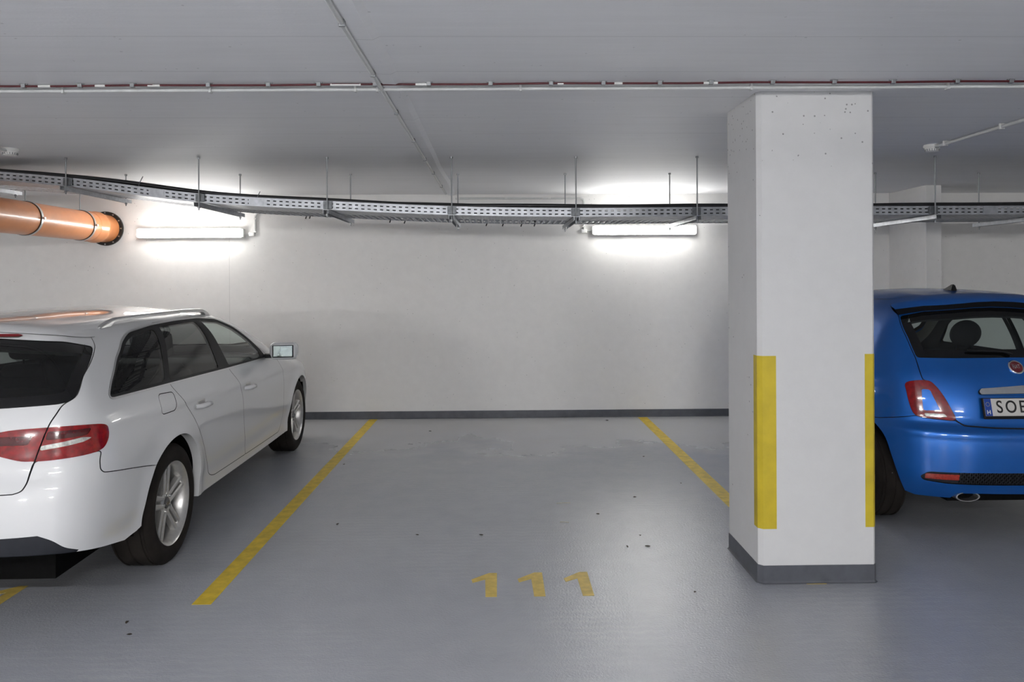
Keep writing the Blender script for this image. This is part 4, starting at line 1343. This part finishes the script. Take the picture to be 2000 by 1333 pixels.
    k_bar, k_rec = take(m['bar']), take(m['rec'])
    k_refl, k_grl = take(m['refl']), take(m['grl'])
    k_q, k_d, k_dlo = take(m['qwin']), take(m['dwin']), take(m['dlo'])
    k_bump, k_gate, k_door = take(bi['bump']), take(bi['gate']), take(bi['door'])
    sp('body_side', P, F, left, blue, car, 'pair')
    dr = sp('door', P, F, k_door, blue, car, 'pair')
    tg = sp('tailgate', P, F, k_gate, blue, car, 'join')[0]
    bp = sp('rear_bumper', P, F, k_bump, blue, car, 'join')[0]
    sp('rear_window', P, F, k_gi, M['glass_blue_car'], tg, 'join', off=-.004)
    sp('window_border', P, F, k_gf, M['black_glass'], tg, 'join', off=-.003)
    lift = lambda S, Z: .055 * np.clip((tab(S, [s0, .2, .45, .6], [1.43, 1.424, 1.405, 1.388]) - Z) / .055, 0, 1) * np.clip((.60 - S) / .12, 0, 1)
    sp('roof_spoiler', P, F, k_spo, blue, tg, 'join', off=lift)
    # underside of the spoiler
    us = [(float(s), float(tab(s, [s0, q([(.398, .119, 1.369)])[0][0], q([(.437, .416, 1.346)])[0][0], q([(.505, .545, 1.319)])[0][0]], [1.373, 1.369, 1.346, 1.319]))) for s in np.linspace(s0, q([(.505, .545, 1.319)])[0][0], 24)]
    strip(B, 'spoiler_underside', us, blk, tg, lambda S, Nn: S + Nn * np.minimum(.055, np.maximum(0, lift(np.array([u[0] for u in us])[np.minimum(np.arange(len(S)) * len(us) // len(S), len(us) - 1)], S[:, 2])))[:, None], 'join')
    lo = sp('tail_lamp', P, F, k_lamp, M['dark_red'], car, 'pair', off=.010)
    for o in lo:
        o['label'] = 'ring shaped red tail lamp round a blue centre'
        o.data.materials[0] = M['red_lens']
    sp('lamp_centre', P, F, k_hole, blue, lo, 'pair', off=.004)
    sp('reversing_light', P, F, k_rev, M['clear_lens'], lo, 'pair', off=.010)
    strip(B, 'lamp_rim', lamp, M['dark_red'], lo, lambda S, Nn: S + Nn * .010, 'pair', closed=True)
    strip(B, 'lamp_inner_rim', hole, M['dark_red'], lo, lambda S, Nn: S + Nn * .010, 'pair', closed=True)
    sp('plate_recess', P, F, k_rec, blue, tg, 'join', off=lambda S, Z: -.018 * np.clip((Z - .70) / .06, 0, 1))
    b = sp('handle_bar', P, F, k_bar, M['chrome'], tg, 'join', off=lambda S, Z: .008 + .018 * np.clip((.9 - Z) / .045, 0, 1))[0]
    b['label'] = 'chrome tailgate handle bar over the number plate'
    strip(B, 'handle_bar_underside', [(s0, .857)] + q([(.105, .258, .852)]), blk, tg, lambda S, Nn: S + Nn * .024, 'join')
    sp('lower_grille', P, F, k_grl, M['grey_plastic'], bp, 'join', off=-.012)
    sp('bumper_reflector', P, F, k_refl, M['amber'], bp, 'pair', off=-.004)
    strip(B, 'grille_rim', grl, blk, bp, lambda S, Nn: S - Nn * .012, 'join', closed=True)
    # honeycomb in the lower grille
    bm = bmesh.new()
    for r_ in range(5):
        for c_ in range(34):
            y = -.40 + (c_ + .5 * (r_ % 2)) * .0242
            z = .331 + r_ * .0135
            sB, nB = B.wrap([B.s(.02 + .12 * (abs(y) / .5) ** 2, y)], [z])
            po = sB[0] - nB[0] * .010
            t = bmesh.ops.create_circle(bm, cap_ends=False, segments=6, radius=.0085, matrix=Matrix.Translation((y, po[0] - B.ref, z)) @ Matrix.Rotation(math.radians(90), 4, 'X'))
    ed = bm.edges[:]
    rx = bmesh.ops.extrude_edge_only(bm, edges=ed)
    bmesh.ops.translate(bm, vec=(0, -.008, 0), verts=[v for v in rx['geom'] if isinstance(v, bmesh.types.BMVert)])
    hc = bm_obj('grille_mesh', bm, blk, bp); hc['kind'] = 'stuff'
    sp('quarter_window', P, F, k_q, M['glass_clear'], car, 'pair', off=-.005)
    sp('door_window', P, F, k_d, M['glass_clear'], dr, 'pair', off=-.005)
    sp('window_frame', P, F, k_dlo, blk, car, 'pair', off=-.002)
    sp('inner_lining', P, F, dom & ~gm & (C[:, 1] < 1.0), M['interior'], car, 'join', off=-.03)
    sp('pillar_lining', P, F, dom & ~gm & (C[:, 1] >= 1.0), M['interior'], car, 'join', off=-.03)
    strip(B, 'arch_return', ra, blue, car, (0, -.05, 0), 'pair'); strip(B, 'arch_return', fa, blue, car, (0, -.05, 0), 'pair')
    strip(B, 'sill_return', [(.93, .22), (2.48, .21)], blk, car, (0, -.12, -.01), 'pair')
    strip(B, 'bumper_return', low[:5], blk, bp, lambda S, Nn: S - Nn * .12, 'join')
    E3, _ = B.wrap([e[0] for e in edge], [e[1] for e in edge])
    seam = [(float(p[0]), float(p[1])) for p in E3]
    tdom = seam + [(seam[-1][0], -.001), (seam[0][0], -.001)]
    scr = round_poly([(1.86, -.2), (1.84, .40), (1.92, .52), (2.1, .60), (2.4, .67), (2.56, .64), (2.70, .40), (2.76, -.2)], .05)
    sci = offset_poly(scr, -.03)
    hood = round_poly([(2.79, -.2), (2.73, .42), (2.66, .60), (3.1, .58), (3.35, .40), (3.46, -.2)], .05)
    rl = round_poly([(.62, -.2), (.60, .22), (.655, .40), (.72, .468), (1.0, .500), (1.75, .485), (1.80, .38), (1.82, -.2)], .03)
    gh = offset_poly(hood, .002), offset_poly(hood, -.002); gr = offset_poly(rl, .002), offset_poly(rl, -.002)
    P, F, C = chart_mesh(tdom, [scr, sci, *gh, *gr], .028)
    I = lambda p: inside(p, C[:, 0], C[:, 1])
    dom = I(tdom)
    gp_ = (I(gh[0]) & ~I(gh[1])) | (I(gr[0]) & ~I(gr[1]))
    st = lambda *a, **k: skin_part(B, 'top', *a, **k)
    si, so, ho = I(sci), I(scr), I(gh[1])
    st('roof', P, F, dom & ~so & ~ho & ~gp_, blue, car, 'join')
    st('bonnet', P, F, dom & ho & ~so & ~gp_, blue, car, 'join')
    st('windscreen', P, F, dom & si, M['glass_clear'], car, 'join', off=-.004)
    st('windscreen_border', P, F, dom & so & ~si, blk, car, 'join', off=-.003)
    st('headlining', P, F, dom & ~so & ~ho & (C[:, 0] < 2.6), M['headliner'], car, 'join', off=-.03)
    # roof aerial
    az, _ = B.top([.78], [0.0])
    bm = bmesh.new()
    vs = [(-.022, -.05, -.004), (.022, -.05, -.004), (.016, .09, -.004), (-.016, .09, -.004), (-.008, -.045, .040), (.008, -.045, .040), (.007, -.02, .042), (-.007, -.02, .042)]
    V = [bm.verts.new(Vector(v) * 1.0 + Vector((-.035, .78 - B.ref, az[0][2]))) for v in vs]
    for f in ((0, 1, 5, 4), (1, 2, 6, 5), (2, 3, 7, 6), (3, 0, 4, 7), (4, 5, 6, 7), (3, 2, 1, 0)): bm.faces.new([V[k] for k in f])
    bmesh.ops.bevel(bm, geom=bm.edges[:], offset=.005, segments=2, affect='EDGES')
    bm_obj('roof_aerial', bm, blk, car, True, 60)
    # number plate
    pc, pn = B.wrap([s0], [.775])
    nv = Vector((0, -math.cos(math.radians(14)), math.sin(math.radians(14))))
    base = Vector((0, pc[0][0] - B.ref, .775)) + nv * .012
    up = Vector((0, math.sin(math.radians(14)), math.cos(math.radians(14))))
    R = Matrix(((1, 0, 0), (0, 1, 0), (0, 0, 1)))
    fr = Matrix((( 1, up.x, nv.x, base.x), (0, up.y, nv.y, base.y), (0, up.z, nv.z, base.z), (0, 0, 0, 1)))
    bm = bmesh.new(); add_box(bm, (-.268, -.066, -.012), (.268, .060, .001), .006, 2, fr); pf = bm_obj('plate_holder', bm, blk, tg)
    bm = bmesh.new(); add_box(bm, (-.258, -.048, .0005), (.258, .056, .0025), .0008, 1, fr); pl = bm_obj('number_plate', bm, M['plate'], tg)
    pl['label'] = 'white number plate with a blue band reading SOE'
    bm = bmesh.new(); add_box(bm, (-.2575, -.0475, .0015), (-.216, .0555, .0029), 0, 1, fr); bm_obj('country_band', bm, M['plate_blue'], tg)
    text_mesh('country_letter', 'H', .034, M['white_ink'], tg, .0003, .0006, fr @ Matrix.Translation((-.237, -.026, .0034)))
    bm = bmesh.new()
    for k in range(12):
        t = 2 * math.pi * k / 12
        add_box(bm, (-.0013, -.0013, 0), (.0013, .0013, .0004), 0, 1, fr @ Matrix.Translation((-.237 + .0115 * math.cos(t), .022 + .0115 * math.sin(t), .0029)))
    bm_obj('country_stars', bm, M['star'], tg)
    for ch_c, xx in (('S', -.168), ('O', -.098), ('E', -.028)):
        text_mesh('plate_letter', ch_c, .103, M['ink'], tg, .0004, .0012, fr @ Matrix.Translation((xx, .003, .0032)) @ Matrix.Diagonal((.84, 1.0, 1, 1)))
    # round maker's badge
    bc, bn = B.wrap([s0], [1.010])
    n3 = Vector((0, bn[0][0], bn[0][2])).normalized(); u3 = Vector((0, -n3.z * -1, 0)); u3 = Vector((0, n3.z, -n3.y))
    bmx = Matrix(((1, u3.x, n3.x, 0), (0, u3.y, n3.y, bc[0][0] - B.ref), (0, u3.z, n3.z, 1.010), (0, 0, 0, 1)))
    bm = bmesh.new(); add_lathe(bm, [(0, -.004), (.047, -.004), (.047, .004), (.043, .007), (.038, .006), (.037, .003), (0, .003)], 'Z', 36)
    bmesh.ops.transform(bm, matrix=bmx, verts=bm.verts[:]); bg = bm_obj('badge', bm, M['chrome'], tg, True, 40)
    bm = bmesh.new(); add_lathe(bm, [(0, .0031), (.0375, .0031), (.036, .0055), (0, .006)], 'Z', 36)
    bmesh.ops.transform(bm, matrix=bmx, verts=bm.verts[:]); bm_obj('badge_field', bm, M['badge_red'], tg, True, 40)
    text_mesh('badge_lettering', 'FIAT', .030, M['chrome'], tg, .0006, .0002, bmx @ Matrix.Translation((0, 0, .0066)) @ Matrix.Diagonal((.80, 1.25, 1, 1)))
    # rear wiper
    p, nn = B.wrap(np.array([s0, s0 + .05, s0 + .11, s0 + .18, s0 + .25, s0 + .30]), np.array([1.083, 1.095, 1.098, 1.099, 1.100, 1.102]))
    tube('rear_wiper', B.out(p + nn * .016, -1), [.014, .010, .009, .009, .008, .006], blk, tg, 8)
    # exhaust tips
    for sg in (-1, 1):
        bm = bmesh.new()
        add_lathe(bm, [(.040, 0), (.046, 0), (.046, .16), (.040, .16)], 'Y', 28, (0, 0, 0), True)
        for v in bm.verts: v.co.x *= 1.6; v.co.z *= .62
        bmesh.ops.translate(bm, vec=(sg * .345, .085 - B.ref, .238), verts=bm.verts[:])
        bm_obj('exhaust_tip', bm, M['steel'], car, True, 40)
    for ax, sg in ((.56, 1), (.56, -1), (2.86, 1), (2.86, -1)):
        make_wheel(car, (sg * .693, ax - B.ref, .291), sg, .291, .195, .208, 5, M['alloy_dark'] if False else M['alloy'], rot=math.radians(20))
    wheel_wells(B, car, (.57, 2.86), .345, .46, .775, .30)
    bm = bmesh.new()
    add_box(bm, (-.44, .14 - B.ref, .20), (.44, 3.2 - B.ref, .42))
    add_box(bm, (-.70, .98 - B.ref, .17), (.70, 2.42 - B.ref, .30))
    bm_obj('underbody', bm, M['well'], car)
    box('cabin_floor', (-.66, .35 - B.ref, .40), (.66, 2.5 - B.ref, .46), M['interior'], car)
    box('parcel_shelf', (-.55, .36 - B.ref, 1.015), (.55, .70 - B.ref, 1.03), M['interior'], car, .005)
    box('dashboard', (-.64, 2.15 - B.ref, .62), (.64, 2.6 - B.ref, .94), M['interior'], car, .08, 3, True)
    make_seat(car, 1.46, .37, B.ref, .46, .42, head='round')
    make_seat(car, 1.46, -.37, B.ref, .46, .42, head='round')
    for y in (.27, -.27):
        make_seat(car, .84, y, B.ref, .48, .28, .50, recline=18)
    bm = bmesh.new()
    add_lathe(bm, [(.17, -.013), (.185, 0), (.17, .013), (.157, 0)], 'Y', 28, (0, 0, 0), True)
    add_box(bm, (-.16, -.01, -.03), (.16, .012, .03), .01)
    bmesh.ops.transform(bm, matrix=Matrix.Translation((-.36, 2.08 - B.ref, .90)) @ Matrix.Rotation(math.radians(-25), 4, 'X'), verts=bm.verts[:])
    bm_obj('steering_wheel', bm, M['interior'], car, True)
    return car
build_hatch()

# ------------------------------------------------------------------ litter on the floor
spots = [(1.218, 8.672), (.993, 5.625), (1.418, 5.99), (-1.741, 3.648), (-1.67, 3.522), (.672, 5.231), (-.11, 4.828), (-.51, 4.842), (.876, 4.785), (-.719, 8.144), (-1.336, 6.712), (-1.052, 5.072), (.763, 4.588), (.886, 4.592), (.996, 3.912), (1.30, 6.9)]
where = ['close to the back wall baseboard near the right bay line', 'in the upper part of the floor glare left of the column', 'nearest the right bay line beside the column',
         'behind the rear bumper of the white car, farther of two', 'behind the rear bumper of the white car, nearer of two', 'above the floor glare right of the bay middle',
         'in the bay middle straight above the first digit', 'in the bay middle, left of the one above the digits', 'in the floor glare, farthest of the three close together',
         'in the far left of the bay near the back wall', 'just right of the left bay line halfway along it', 'right of the left bay line level with the rear wheel',
         'in the floor glare, left one of the three close together', 'in the floor glare, right one of the three close together', 'right of the last digit near the column base',
         'left of the right bay line towards the back wall']
for k, (x, y) in enumerate(spots):
    L, W = random.uniform(.009, .02), random.uniform(.004, .008)
    if k == 0: L, W = .03, .018
    a = random.uniform(0, math.pi)
    vs = []
    for j in range(8):
        t = 2 * math.pi * j / 8
        u, v = L * math.cos(t) * random.uniform(.8, 1.1), W * math.sin(t) * random.uniform(.7, 1.2)
        vs.append((u * math.cos(a) - v * math.sin(a), u * math.sin(a) + v * math.cos(a), .002 + .004 * abs(math.sin(t))))
    vs += [(0, 0, .006), (0, 0, .0)]
    o = mesh_obj('leaf_scrap', vs, [(j, (j + 1) % 8, 8) for j in range(8)] + [((j + 1) % 8, j, 9) for j in range(8)], M['leaf'])
    o.location = (x, y, 0)
    tag(o, 'dark leaf scrap ' + where[k], 'leaf', 'leaf scraps on the floor')
for x, y, a, L in ((.46, 5.49, .1, .05), (.43, 5.06, -.2, .03)):
    o = tube('straw', [(-L, 0, .003), (0, .004, .004), (L, 0, .003)], .002, M['straw'], None, 6)
    o.location = (x, y, 0); o.rotation_euler = (0, 0, a)
    tag(o, '%s pale straw lying on the floor of the empty bay' % ('long thin' if L > .04 else 'short thin'), 'straw', 'straws on the floor')
